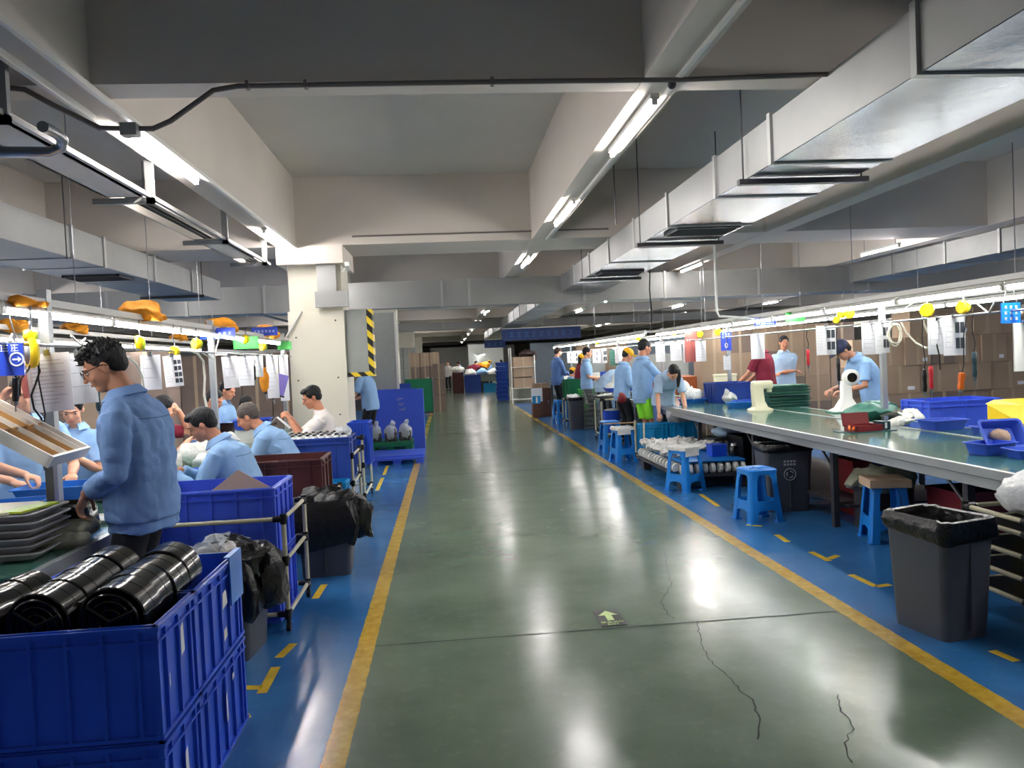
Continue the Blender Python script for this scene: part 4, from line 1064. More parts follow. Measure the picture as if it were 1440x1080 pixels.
# pallets, boards and bottles
def pallet(label, x0, x1, y0, y1, z0, m):
    t = thing('pallet', label, 'pallet', ((x0+x1)/2, (y0+y1)/2, z0)); W_, D_ = x1-x0, y1-y0
    for k in range(5):
        yy = -D_/2+(k+0.5)*D_/5; ob('deck_board', MB().bb(-W_/2, W_/2, yy-D_/12, yy+D_/12, 0.11, 0.14), m, t)
    for yy in (-D_/2+0.01, 0, D_/2-0.01): ob('skid', MB().bb(-W_/2, W_/2, yy-0.03, yy+0.03, 0.07, 0.11), m, t)
    for sx in (-0.42, 0, 0.42):
        for yy in (-D_/2+0.06, 0, D_/2-0.06): ob('block', MB().bb(sx*W_-0.06, sx*W_+0.06, yy-0.05, yy+0.05, 0, 0.07), m, t)
pallet('blue plastic pallet on the floor in front of the tall blue board', -1.25, -0.40, 12.1, 13.0, 0, 'crate_blue_bright')
pallet('green pallet carrying the wrapped bottles, behind the blue pallet', -1.35, -0.62, 13.02, 13.8, 0.12, 'crate_green')
for o_, nm in (((-0.62, -1.35), 'x'),):
    t = thing('pallet', 'lower dark green pallet under the bottles', 'pallet', (-0.985, 13.42, 0))
    ob('deck', MB().bb(-0.36, 0.36, -0.38, 0.38, 0.07, 0.118), 'crate_green', t)
    for sx in (-0.3, 0, 0.3): ob('block', MB().bb(sx-0.06, sx+0.06, -0.36, 0.36, 0, 0.07), 'crate_green', t)
G = 'film-wrapped glassware on the green pallet'
for k, (x, y) in enumerate([(-1.25, 13.3), (-0.98, 13.25), (-0.74, 13.3)]):
    t = thing('wrapped_bottle_pack', ['left', 'middle', 'right'][k]+' pack of dark bottles in clear film on the green pallet', 'bottle pack', (x, y, 0.262), 0)
    for i in range(3):
        for j in range(2):
            ob('bottle', MB().lathe([(0.034, 0), (0.036, 0.02), (0.036, 0.14), (0.014, 0.18), (0.012, 0.21)], (-0.07+i*0.07, -0.035+j*0.07, 0), 12), 'dark_steel', t, smooth=50)
    ob('film', MB().sph((0, 0, 0.14), (0.12, 0.09, 0.15)).sph((0.03, 0, 0.29), (0.04, 0.04, 0.07)).noisy(0.03, 22, k), 'clear_film', t, smooth=40)
bx0, bx1 = at(527, 600, Y=14.2).x, at(597, 600, Y=14.2).x
t = thing('blue_board', 'tall blue plastic board with scratchy white marks standing by the aisle', 'board', (0, 14.2, 0))
ob('board', MB().bb(bx0, bx1-0.12, 0, 0.03, 0, 1.12).bb(bx1-0.12, bx1, 0.0, 0.32, 0, 1.10), 'crate_blue_bright', t)
mk = MB()
for k in range(3):
    c = (-0.86+0.02*k, -0.004, 0.93-0.09*k)
    mk.path([(c[0]+0.05*math.cos(a), c[1], c[2]+0.022*math.sin(a)) for a in [0.4+k+0.4*q for q in range(11)]], 0.004, 5)
    mk.path([(c[0]-0.03, c[1], c[2]-0.02), (c[0]+0.06, c[1], c[2]+0.02)], 0.004, 5)
ob('white_mark', mk, 'ink', t)
t = thing('blue_board', 'second blue board lying behind the tall one with its top just showing', 'board', (0, 14.9, 0))
ob('board', MB().bb(-1.1, -0.68, 0, 0.03, 0, 1.20), 'crate_blue_deep', t)
gx0, gx1 = at(568, 550, Y=23.4).x, at(610, 550, Y=23.4).x
t = thing('green_board', 'dark green board fence in front of the tall brown cartons', 'board', (0, 23.4, 0))
ob('board', MB().bb(gx0, gx1, 0, 0.04, 0.12, 1.12), 'crate_green', t); ob('foot_rail', MB().bb(gx0, gx1, -0.02, 0.06, 0.06, 0.12), 'dark_steel', t)
for x in (gx0+0.02, gx1-0.02): ob('post', MB().bb(x-0.02, x+0.02, -0.03, 0.07, 0, 1.14), 'steel', t)
t = thing('black_bag', 'crumpled black plastic bag heap beside the bottle packs', 'bag', (-1.55, 12.6, 0))
ob('bag', MB().sph((0, 0, 0.32), (0.24, 0.22, 0.34)).noisy(0.09, 7, 2), 'black_bag', t, smooth=40)

# ================================================================ stools
def stool(label, x, y, rz, h_=0.48, topper=None, group=None):
    t = thing('plastic_stool', label, 'stool', (x, y, 0), rz, group)
    ht, hb = 0.128, 0.168
    mb = MB(); mb.loft(mb.rrect([(ht+0.006, ht+0.006, 0.03, h_-0.045), (ht+0.008, ht+0.008, 0.03, h_-0.012), (ht-0.006, ht-0.006, 0.03, h_), (ht-0.02, ht-0.02, 0.02, h_-0.004)], 4))
    ob('seat', mb, 'stool_blue', t, smooth=40)
    ob('seat_ribs', MB().bb(-0.07, 0.07, -0.004, 0.004, h_-0.004, h_+0.001).bb(-0.004, 0.004, -0.07, 0.07, h_-0.004, h_+0.001), 'stool_blue', t)
    def hw(z): return hb+(ht-hb)*(z/(h_-0.03))
    for sx in (-1, 1):
        for sy in (-1, 1):
            def L(z, wd):
                q = hw(z); o_ = []
                a = (sx*q, sy*q); 
                return [Vector((sx*(q-0.014), sy*q, z)), Vector((sx*q, sy*(q-0.014), z)), Vector((sx*q, sy*(q-wd), z)), Vector((sx*(q-0.008), sy*(q-wd), z)), Vector((sx*(q-0.010), sy*(q-0.02), z)), Vector((sx*(q-0.02), sy*(q-0.010), z)), Vector((sx*(q-wd), sy*(q-0.008), z)), Vector((sx*(q-wd), sy*q, z))]
            mb = MB().loft([L(0.0, 0.075), L(0.012, 0.075), L(0.013, 0.07), L(0.12, 0.072), L(0.2, 0.068), L(h_*0.6, 0.06), L(h_*0.8, 0.06), L(h_-0.03, 0.09)])
            ob('leg', mb, 'stool_blue', t)
            fm = MB().bb(*(sorted((sx*(hb+0.006), sx*(hb-0.07)))+sorted((sy*(hb+0.006), sy*(hb-0.07)))), 0, 0.012)
            ob('foot', fm, 'stool_blue', t)
    for a in range(4):
        rot = Matrix.Rotation(a*PI/2, 4, 'Z')
        z0, z1 = 0.115, 0.195
        q0, q1 = hw(z0), hw(z1)
        mb = MB()
        # apron with an arched lower edge
        n = 8; vs = []; 
        for k in range(n+1):
            u = -1+2*k/n; zl = z0-0.03*abs(u)**2.2*1.4+0.0; zt = z1+0.02*abs(u)**3
            vs += [(u*(hw(zl)-0.03), -hw(zl)+0.002, zl), (u*(hw(zt)-0.03), -hw(zt)+0.002, zt), (u*(hw(zt)-0.03), -hw(zt)+0.010, zt), (u*(hw(zl)-0.03), -hw(zl)+0.010, zl)]
        fs = []
        for k in range(n):
            b0 = 4*k
            for e in range(4): fs.append((b0+e, b0+(e+1) % 4, b0+4+(e+1) % 4, b0+4+e))
        fs += [(0, 3, 2, 1), (4*n, 4*n+1, 4*n+2, 4*n+3)]
        mb.add(vs, fs); mb.xf(rot); ob('apron', mb, 'stool_blue', t)
        mb = MB(); z2, z3 = h_-0.085, h_-0.03
        vs = []
        for k in range(n+1):
            u = -1+2*k/n; zl = z2+0.03-0.035*abs(u)**3
            vs += [(u*(hw(zl)-0.02), -hw(zl)+0.002, zl), (u*(hw(z3)-0.02), -hw(z3)+0.002, z3), (u*(hw(z3)-0.02), -hw(z3)+0.010, z3), (u*(hw(zl)-0.02), -hw(zl)+0.010, zl)]
        mb.add(vs, fs); mb.xf(rot); ob('upper_apron', mb, 'stool_blue', t)
    if topper == 'card':
        o_ = ob('cushion_board', MB().bb(-0.15, 0.15, -0.15, 0.15, h_+0.001, h_+0.016).bb(-0.152, -0.146, -0.15, 0.15, h_-0.05, h_+0.001).bb(-0.15, 0.15, -0.152, -0.146, h_-0.045, h_+0.001), 'cardboard_light', t)
    if topper == 'foam':
        q = MB(); q.loft(q.rrect([(0.120, 0.120, 0.03, h_-0.012), (0.146, 0.146, 0.03, h_-0.02), (0.150, 0.150, 0.035, h_+0.012), (0.135, 0.135, 0.04, h_+0.028), (0.06, 0.06, 0.03, h_+0.032)], 6)); q.noisy(0.010, 26, 3)
        ob('seat_cover', q, 'bubble_film', t, smooth=60)
        ob('cover_drape', MB().box((-0.03, -0.148, h_-0.035), (0.2, 0.014, 0.09)).noisy(0.012, 30, 1), 'bubble_film', t, smooth=60)
    return t
stool('blue plastic stool with bare top standing in front of the dark bin with the emblem', 2.77, 6.74, R_(8))
stool('blue plastic stool with a cardboard seat pad near the right bench legs', 3.42, 5.78, R_(-14), topper='card')
stool('blue plastic stool with a bubble-film seat cover standing before the low trolley', 2.64, 8.45, R_(30), topper='foam')
stool('blue plastic stool topped by pale film next to the teal crates', 2.55, 11.1, R_(8), topper='foam')
stool('blue plastic stool behind the film-topped one, beside the blue bucket', 2.62, 12.3, R_(5), 0.5)
stool('blue plastic stool by the brown cabinet, next to the small grey bin', 2.72, 18.3, R_(15), 0.55)
stool('blue plastic stool right behind the stool by the brown cabinet', 3.05, 18.9, R_(5), 0.5)

s0 = stool('blue plastic stool under the nearest seated man at the left bench', -1.50, 5.84, R_(5), 0.47)
for x, y, lab in ((-1.45, 7.15, 'blue plastic stool under the grey-haired man'), (-1.28, 8.36, 'blue plastic stool under the man in white T-shirt'), (-2.7, 7.25, 'blue stool under the woman in maroon beyond the left bench'),
                  (3.1, 19.2, 'blue stool under the small worker in yellow cap')):
    dup(s0, (x, y, 0), R_(8), lab)

# ================================================================ benches
def bench(label, x0, x1, y0, y1, z, legs, top='table_green', rz=0):
    t = thing('work_bench', label, 'work bench', (0, 0, 0))
    ob('tabletop', MB().bb(x0, x1, y0, y1, z-0.03, z), top, t)
    for s, xx in ((-1, x0), (1, x1)):
        ob('edge_profile', MB().bb(xx-0.02, xx+0.02, y0, y1, z-0.05, z+0.004), 'aluminium', t)
        ob('side_rail', MB().bb(xx-0.015-s*0.02, xx+0.015-s*0.02, y0, y1, z-0.12, z-0.06), 'aluminium', t)
    for y in legs:
        for s, xx in ((-1, x0+0.1), (1, x1-0.1)):
            ob('leg', MB().bb(xx-0.025, xx+0.025, y-0.025, y+0.025, 0, z-0.05), 'dark_steel', t)
            ob('brace', MB().tube((xx, y, z-0.3), (xx-s*0.0, y+0.28, z-0.08), 0.012), 'dark_steel', t)
        ob('cross_bar', MB().bb(x0+0.1, x1-0.1, y-0.02, y+0.02, 0.16, 0.2).bb(x0+0.1, x1-0.1, y-0.02, y+0.02, z-0.12, z-0.06), 'dark_steel', t)
    return t
ZT = 0.78
rb_ = bench('long green-topped bench with metal edge running down the right side of the aisle', 3.18, 4.55, 2.4, 14.2, ZT, (2.9, 4.6, 6.3, 8.0, 9.8, 11.6, 13.6))
ob('lower_shelf', MB().bb(3.35, 4.45, 6.2, 14.0, 0.18, 0.2), 'dark_steel', rb_)
ob('guide_strip', MB().bb(4.12, 4.15, 2.4, 14.2, ZT, ZT+0.006), 'aluminium', rb_)
ZL = 0.76
lb_ = bench('green-topped bench along the left row of workers', -2.5, -1.74, 3.25, 10.8, ZL, (3.5, 4.9, 6.5, 8.1, 9.7, 10.6))
ob('guide_strip', MB().bb(-2.0, -1.975, 3.25, 10.8, ZL, ZL+0.006), 'aluminium', lb_)

# lamp racks over the benches
def lamp_rack(label, x, y0, y1, zlamp, zrail, posts, zt, side=0.0):
    t = thing('lamp_rack', label, 'bench frame', (0, 0, 0))
    for y in posts:
        ob('post', MB().bb(x+side-0.025, x+side+0.025, y-0.025, y+0.025, zt, zlamp+0.14), 'aluminium', t)
        if side: ob('arm', MB().bb(min(x, x+side), max(x, x+side), y-0.015, y+0.015, zlamp+0.06, zlamp+0.1), 'aluminium', t)
    ob('lamp_beam', MB().bb(x-0.02, x+0.02, y0, y1, zlamp+0.05, zlamp+0.09), 'white_frame', t)
    ob('hanging_rail', MB().tube((x+0.03, y0, zrail), (x+0.03, y1, zrail), 0.009), 'steel', t, smooth=60)
    return t
lamp_rack('aluminium lamp frame standing on the left bench', -2.13, 2.6, 10.75, 1.90, 1.74, (at(67, 500, X=-2.13).y, at(298, 500, X=-2.13).y, at(398, 500, X=-2.13).y), ZL)
lamp_rack('aluminium lamp frame standing on the right bench', 3.88, 2.4, 14.2, 1.90, 1.74, (3.4, 7.45, 11.7), ZT, 0.55)
lamp_rack('bench lamp frame continuing far down the right side', 3.88, 14.6, 27.0, 1.93, 1.74, (15.4, 19.4, 23.4, 26.8), 0.0, 0.55)
LAMP = {}
def bench_lamp(label, x, y, z, L_, group):
    if L_ not in LAMP:
        t = thing('bench_lamp', label, 'lamp', (x, y, z), 0, group)
        ob('reflector', MB().add([(-0.03, 0, 0.016), (0, 0, 0.045), (0.03, 0, 0.016), (-0.03, L_, 0.016), (0, L_, 0.045), (0.03, L_, 0.016), (-0.03, 0, 0.02), (0, 0, 0.05), (0.03, 0, 0.02), (-0.03, L_, 0.02), (0, L_, 0.05), (0.03, L_, 0.02)],
                                 [(0, 1, 4, 3), (1, 2, 5, 4), (6, 9, 10, 7), (7, 10, 11, 8), (0, 6, 7, 1), (1, 7, 8, 2), (3, 4, 10, 9), (4, 5, 11, 10), (0, 3, 9, 6), (2, 8, 11, 5)]), 'white_frame', t)
        ob('tube', MB().tube((0, 0.03, 0), (0, L_-0.03, 0), 0.015, 8), 'tube_light', t, smooth=60)
        for yy in (0.015, L_-0.015): ob('socket', MB().box((0, yy, 0.01), (0.04, 0.03, 0.05)), 'white_plastic', t)
        LAMP[L_] = t; return t
    return dup(LAMP[L_], (x, y, z), 0, label, group)
for k in range(6): bench_lamp('glowing tube lamp in the row over the left bench', -2.13, 2.65+k*1.26, 1.90, 1.24, 'tube lamps over the left bench')
for k in range(9): bench_lamp('glowing tube lamp in the row over the right bench', 3.88, 2.5+k*1.26, 1.90, 1.24, 'tube lamps over the right bench')
for k in range(10): bench_lamp('glowing tube lamp in the far continuation of the right bench row', 3.88, 14.6+k*1.26, 1.93, 1.24, 'far tube lamps on the right')
for k in range(6): bench_lamp('glowing tube lamp in the second row behind the left bench', -3.6, 4.2+k*1.26, 1.90, 1.24, 'second lamp row on the left')
for k in range(9): bench_lamp('glowing tube lamp in the second row behind the right bench', 5.35, 4.0+k*1.26, 1.93, 1.24, 'second lamp row on the right')
for k in range(8): bench_lamp('glowing tube lamp in the third row far behind the right bench', 8.4, 10.5+k*1.26, 1.95, 1.24, 'third lamp row on the right')
for k in range(6): bench_lamp('glowing tube lamp far off beyond the left cartons', -6.6, 8+k*1.26, 1.95, 1.24, 'third lamp row on the left')
for k in range(6): bench_lamp('glowing tube lamp over the distant central station', 2.0, 38.5+k*1.26, 1.9, 1.24, 'lamps over the distant station')
for (x, y0, y1, nm) in ((-3.6, 4.1, 11.8, 'second lamp carrier hung behind the left bench'), (5.35, 3.9, 15.4, 'second lamp carrier hung behind the right bench'), (8.4, 10.4, 20.7, 'third lamp carrier hung far behind the right bench'), (-6.6, 7.9, 15.6, 'third lamp carrier hung far on the left')):
    t = thing('lamp_carrier', nm, 'lamp frame', (x, y0, 1.98))
    ob('beam', MB().bb(-0.02, 0.02, 0, y1-y0, 0.01, 0.05), 'white_frame', t)
    for k in range(5): ob('hanger', MB().tube((0, k*(y1-y0)/4, 0.05), (0, k*(y1-y0)/4, ZS-1.98), 0.005, 6), 'steel', t)
# ================================================================ things hung over the benches
def paper(label, x, y, ztop, w_, h_, rz=0, rows=6, pic=0, group=None, m='paper', tilt=0):
    t = thing('hanging_document', label, 'document', (x, y, ztop), rz, group)
    t.rotation_euler = (0, tilt, rz)
    ob('sheet', MB().bb(-w_/2, w_/2, -0.002, 0.002, -h_, 0), m, t)
    pm = MB(); rn = random.Random(int(x*77+y*13))
    for k in range(rows):
        zz = -h_*0.12-k*h_*0.8/rows
        xe = w_/2-0.02 if not pic else -0.0
        pm.bb(-w_/2+0.02, -w_/2+0.02+(xe+w_/2-0.02)*rn.uniform(.5, 1), -0.0032, -0.002, zz-0.0018, zz+0.0018)
    pm.bb(-w_/2+0.019, -w_/2+0.0205, -0.0032, -0.002, -h_*0.12-(rows-1)*h_*0.8/rows, -h_*0.12)
    ob('printed_lines', pm, 'ink', t)
    if pic:
        q = MB()
        for k in range(pic):
            for j in range(2):
                q.bb(0.01+j*w_*0.22, 0.01+j*w_*0.22+w_*0.18, -0.0032, -0.002, -h_*0.15-k*h_*0.8/pic-h_*0.55/pic, -h_*0.15-k*h_*0.8/pic)
        ob('picture_block', q, 'dark_ink', t)
    ob('clip', MB().bb(-0.015, 0.015, -0.008, 0.008, -0.012, 0.02), 'steel', t)
    if ztop < 1.75 and abs(x) < 5 and y < 14.2: cordup(t, 0, 0, 0.018, (ZRL if x < 0 else ZRR)-ztop)
    return t
XL = -2.10
def hp(px, py, X=None, Y=None):
    return at(px, py, X=XL if px < 620 else 3.91)
def cordup(t, x, y, z0, z1, r=0.003):
    if z1-z0 > 0.01: ob('hanging_cord', MB().tube((x, y, z0), (x, y, z1), r, 5), 'steel', t)
ZRL, ZRR, ZBL, ZBR = 1.732, 1.732, 1.945, 1.945
p = hp(66, 497, Y=4.7); paper('plastic-covered sheet with a printed table, left of the big pair over the left bench', p.x, p.y, p.z, 0.215, 0.31, R_(4), 12, tilt=-0.04)
p = hp(108, 497, Y=4.74); paper('blank-looking plastic-covered sheet, right half of the big pair over the left bench', p.x, p.y, p.z, 0.175, 0.29, R_(4), 3, tilt=-0.05)
p = hp(211, 499, Y=5.9); paper('pale blank sheet hanging just right of the tousled man', p.x, p.y, p.z, 0.14, 0.25, 0, 3)
p = hp(241, 500, Y=5.95); paper('hanging sheet with small pictures in its right column over the left bench', p.x, p.y, p.z, 0.135, 0.24, 0, 9, 4, tilt=-0.06)
p = hp(322, 501, Y=8.4); paper('pale sheet hanging left of the glossy sleeve near the left lamp post', p.x, p.y, p.z, 0.15, 0.31, 0, 3, tilt=-0.05)
p = hp(344, 501, Y=8.45); paper('glossy clear sleeve with faint print over the left bench', p.x, p.y, p.z, 0.17, 0.31, 0, 6)
p = hp(362, 500, Y=8.7); paper('narrow white sheet over the left bench above the grey-haired man', p.x, p.y, p.z, 0.11, 0.24, 0, 4)
p = hp(382, 500, Y=9.3); paper('tall white sheet hanging in front of the big column, left one', p.x, p.y, p.z, 0.14, 0.52, 0, 8)
p = hp(398, 499, Y=9.4); paper('tall white sheet hanging in front of the big column, right one', p.x, p.y, p.z, 0.115, 0.6, 0, 6)
t = thing('purple_folder', 'purple framed folder tilted on the rail near the big column', 'folder', tuple(hp(391, 555)))
t.rotation_euler = (0, 0.3, 0); ob('folder', MB().bb(-0.07, 0.07, -0.01, 0.01, 0, 0.26), 'purple_plastic', t); ob('edge', MB().bb(-0.08, 0.08, -0.012, 0.012, -0.02, 0), 'dark_steel', t)
# right bench documents
RD = [(1065, 470, 9.6, 0.17, 0.31, 0, 2, 'white sheet hanging in front of the man in maroon'),
      (1161, 458, 8.0, 0.20, 0.30, 2, 8, 'sheet with a drawing hanging left of the man at the white machine'),
      (1225, 454, 7.0, 0.18, 0.29, 0, 6, 'plastic sleeve hanging behind the man at the white machine'),
      (1240, 454, 6.9, 0.14, 0.27, 2, 5, 'sheet with small pictures overlapping the plastic sleeve by the coiled hose'),
      (1318, 447, 6.3, 0.16, 0.29, 0, 5, 'plastic sleeve partly behind the curved sheet right of the coiled hose'),
      (1341, 445, 6.1, 0.17, 0.30, 2, 6, 'curved sheet with a boxed drawing right of the coiled hose'),
      (985, 479, 11.5, 0.16, 0.32, 0, 6, 'tilted clear sleeve next to the blue number sign'),
      (950, 480, 12.5, 0.2, 0.33, 0, 7, 'white sheet left of the lamp post behind the long-haired worker'),
      (928, 481, 13.0, 0.18, 0.36, 0, 7, 'sheet above the hands of the tall man in green shorts'),
      (966, 480, 12.4, 0.14, 0.34, 2, 7, 'narrow sheet right of the sheet by the far lamp post'),
      (1022, 500, 10.8, 0.1, 0.2, 0, 4, 'pale narrow sheet hanging below the blue number sign')]
for (px, py, Y_, w_, h_, pic, rows, lab) in RD:
    p = hp(px, py); paper(lab, p.x, p.y, p.z, w_, h_, R_(random.uniform(-8, 8)), rows, pic)
p = hp(862, 492, Y=15.5); t = paper('mint green sheet hanging above the bending worker', p.x, p.y, p.z, 0.17, 0.36, 0, 4, m='sheet_green')
t = thing('white_board', 'white board cut off by the right picture edge under the lamps', 'board', tuple(hp(1436, 522, Y=5.0)))
ob('board', MB().bb(-0.05, 0.12, -0.005, 0.005, 0, 0.33), 'white_plastic', t); ob('clip', MB().bb(0.02, 0.05, -0.01, 0.01, 0.32, 0.35), 'steel', t)

# blue signs
def sign(label, p, w_, h_, m='sign_blue', rz=0, lines=((0.0, 0.3),), logo=False, txt=None, big=None):
    t = thing('hanging_sign', label, 'sign', tuple(p), rz)
    ob('plate', MB().bb(-w_/2, w_/2, -0.006, 0.006, -h_/2, h_/2), m, t)
    if logo:
        e = MB(); cx_ = logo; rr = h_*0.2
        e.path([(cx_+rr*math.cos(a), -0.009, rr*math.sin(a)) for a in [2*PI*k/20 for k in range(21)]], rr*0.13, 6)
        e.bb(cx_-rr*0.6, cx_+rr*0.3, -0.011, -0.007, -rr*0.12, rr*0.12); e.add([(cx_+rr*0.2, -0.01, -rr*0.45), (cx_+rr*0.75, -0.01, 0), (cx_+rr*0.2, -0.01, rr*0.45)], [(0, 1, 2)])
        ob('logo', e, 'white_text', t)
    for (zz, hh_) in lines:
        if hh_ <= 0: continue
        q = MB(); n = max(3, int(w_*0.8/(hh_*1.25)))
        for k in range(n):
            x = -w_*0.42+(k+0.5)*w_*0.84/n; s = hh_*0.45
            if logo and abs(x-logo) < h_*0.3 and abs(zz) < h_*0.2: continue
            q.bb(x-s, x+s, -0.009, -0.006, zz+s*0.7, zz+s*0.9).bb(x-s, x+s, -0.009, -0.006, zz-s*0.9, zz-s*0.7).bb(x-s*0.1, x+s*0.1, -0.009, -0.006, zz-s, zz+s).bb(x-s*0.8, x-s*0.6, -0.009, -0.006, zz-s*0.5, zz+s*0.5).bb(x-s*0.6, x+s*0.8, -0.009, -0.006, zz-s*0.1, zz+s*0.1)
        ob('lettering', q, 'white_text', t)
    if big:
        link('numeral', text_mesh(big[0], big[1], 0.001), 'white_text', t, (0, -0.009, big[2])).rotation_euler = (PI/2, 0, 0)
    zt_ = (ZBL if p[0] < 0 else ZBR)-p[2]
    for sx in (-1, 1): ob('hook', MB().tube((sx*w_*0.35, 0, h_/2), (sx*0.01, 0, max(zt_, h_/2+0.02)), 0.003, 5), 'steel', t)
    return t
sign('royal blue sign with white characters and arrow emblem cut by the left edge', hp(8, 506, Y=4.3), 0.17, 0.155, lines=((0.055, 0.038), (-0.06, 0.0)), logo=0.055)
sign('blue number sign over the middle of the right bench', hp(1021, 480, Y=10.9), 0.15, 0.26, lines=((0.06, 0.035), (0.1, 0.03)), big=('0', 0.1, -0.06))
sign('wide tilted blue sign under the right bench lamps', hp(1076, 453, Y=9.6), 0.27, 0.09, lines=((0.01, 0.022), (-0.02, 0.018)), logo=-0.1)
sign('bright sky blue square sign at the right edge of the picture', hp(1421, 440, Y=5.2), 0.14, 0.14, m='sign_sky', lines=((0.04, 0.024), (0.0, 0.024), (-0.04, 0.024)))
sign('blue sign high over the left bench between the yellow reels', hp(306, 469, Y=7.6), 0.32, 0.1, lines=((0.0, 0.03),))
sign('second blue sign beyond the first over the left bench', hp(372, 466, Y=9.6), 0.3, 0.1, lines=((0.0, 0.03),))
sign('green sign behind a yellow reel over the left bench', hp(346, 482, Y=8.9), 0.26, 0.13, m='sign_green', lines=())
sign('green sign close to the big column over the left bench', hp(400, 486, Y=10.0), 0.18, 0.11, m='sign_green', lines=())
sign('green sign with ragged edge under the right bench lamps', hp(1118, 446, Y=9.4), 0.22, 0.11, m='sign_green', lines=())
sign('pink notice beside the long-haired worker behind the bench', hp(972, 487, Y=13.8), 0.2, 0.5, m='lip', lines=((0.1, 0.03),))
def banner(label, x0, x1, y, z0, z1):
    t = thing('banner', label, 'banner', ((x0+x1)/2, y, z0)); w_ = x1-x0; h_ = z1-z0
    ob('cloth', MB().bb(-w_/2, w_/2, -0.01, 0.01, 0, h_), 'banner_blue', t)
    q = MB(); n = int(w_/(h_*0.75))
    for k in range(n):
        x = -w_/2+w_*0.08+(k+0.5)*w_*0.84/n; s = h_*0.2; c = h_/2
        q.bb(x-s, x+s, -0.014, -0.01, c+s*.7, c+s).bb(x-s*.12, x+s*.12, -0.014, -0.01, c-s, c+s).bb(x-s, x+s, -0.014, -0.01, c-s, c-s*.75).bb(x-s*.7, x+s*.7, -0.014, -0.01, c-s*.1, c+s*.12)
    ob('lettering', q, 'banner_text', t)
    ob('top_rail', MB().bb(-w_/2, w_/2, -0.02, 0.02, h_, h_+0.03), 'white_frame', t)
    for sx in (-.45, .45): ob('hanger', MB().tube((sx*w_, 0, h_), (sx*w_, 0, ZS-z0), 0.008, 6), 'dark_steel', t)
p0 = at(705, 462, Y=30); p1 = at(817, 476, Y=30); banner('wide dark blue banner with faint lettering over the far right side of the aisle', p0.x, p1.x, 30, 2.32, 2.78)
p0 = at(681, 482, Y=36); p1 = at(711, 482, Y=36); banner('small dark blue banner beyond the wide one over the aisle', p0.x, p1.x, 36, at(696, 489, Y=36).z, at(696, 478, Y=36).z)

# spring balancers (yellow reels) with hanging screwdrivers
REEL = {}
def reel(label, p, r=0.055, rz=0.0, black=False, group=None):
    t = thing('spring_balancer', label, 'tool balancer', tuple(p), rz, group)
    ob('drum', MB().xf(Matrix()).lathe([(r*0.3, -0.03), (r*0.9, -0.03), (r, -0.02), (r, 0.0), (r*0.85, 0.012), (r*0.3, 0.02)], n=24).xf(Matrix.Rotation(PI/2, 4, 'Y')), 'yellow_plastic', t, smooth=40)
    ob('cover', MB().lathe([(r*0.2, 0.012), (r*0.8, 0.014), (r*0.75, 0.03), (r*0.3, 0.034)], n=20).xf(Matrix.Rotation(-PI/2 if black else PI/2, 4, 'Y')), 'black_plastic' if black else 'lime_plastic', t, smooth=40)
    ob('hook', MB().path([(0, 0, r*0.9), (0, 0, r+0.03), (0.0, 0.015, r+0.045), (0, 0.0, max(r+0.06, (ZBL if p[0] < 0 else ZBR)-p[2]))], 0.005, 6), 'steel', t)
    return t
reel('large black and yellow reel hanging left over the slanted shelf', hp(47, 495), 0.085, R_(40), True)
LR = [(197, 483, 5.9, 0.055, 'bright yellow reel just right of the tousled hair'), (246, 494, 6.6, 0.04, 'small yellow reel above the sheet with pictures'),
      (277, 484, 7.1, 0.05, 'yellow reel left of the blue sign over the left bench'), (346, 477, 8.7, 0.05, 'yellow reel in front of the green sign over the left bench'), (370, 488, 9.2, 0.045, 'yellow reel nearest the big column'),
      (43, 472, 6.8, 0.03, 'tiny yellow reel hanging from the back lamp row')]
for px, py, Y_, r, lab in LR: reel(lab, hp(px, py), r, R_(random.choice((20, 50, 80))))
RR = [(1185, 441, 7.4, 0.045, 'yellow reel left of the white-capped hose coil'), (1195, 441, 7.3, 0.05, 'wider yellow reel close beside the reel above the man at the white machine'),
      (1304, 436, 6.1, 0.055, 'yellow reel with cable above the red screwdriver'), (1355, 432, 5.8, 0.05, 'yellow reel over the curved sheet'), (1177, 450, 7.6, 0.035, 'narrow small yellow reel behind the man at the machine'),
      (1010, 467, 10.9, 0.05, 'yellow reel left of the blue number sign'), (985, 470, 12, 0.05, 'yellow reel over the tilted clear sleeve'), (948, 468, 12.8, 0.04, 'orange-yellow reel behind the far lamp post'), (898, 477, 14.2, 0.04, 'yellow reel between the two caps'), (840, 481, 17.5, 0.06, 'yellow reel above the man with folded hands')]
for px, py, Y_, r, lab in RR: reel(lab, hp(px, py), r, R_(random.choice((10, 40, 70))))
def driver(label, p, L_=0.24, m='black_plastic', tilt=0.0, ztop=1.75, r=0.017):
    t = thing('electric_screwdriver', label, 'screwdriver', tuple(p)); t.rotation_euler = (0, tilt, 0)
    ob('handle', MB().lathe([(r*0.5, L_), (r, L_*0.96), (r*1.1, L_*0.75), (r*0.85, L_*0.55), (r*1.05, L_*0.35), (r*0.8, L_*0.22)], n=14), m, t, smooth=50)
    ob('chuck', MB().lathe([(r*0.75, L_*0.22), (r*0.6, L_*0.1), (r*0.25, L_*0.08), (r*0.2, -L_*0.12)], n=12), 'steel', t, smooth=50)
    if ztop: ob('cord', MB().path([(0, 0, L_), (0.01, 0, L_+0.06), (-0.012, 0, L_+(ztop-p[2]-L_)*0.6), (0, 0, ztop-p[2])], 0.004, 6), 'black_rubber', t, smooth=60)
    return t
driver('black screwdriver hanging in front of the slanted shelf', hp(66, 668), 0.26, 'black_plastic', 0.0, 1.72, 0.022)
driver('black screwdriver gripped by the raised hand at the left edge', hp(22, 574), 0.15, 'black_plastic', 0.05, 1.7, 0.016)
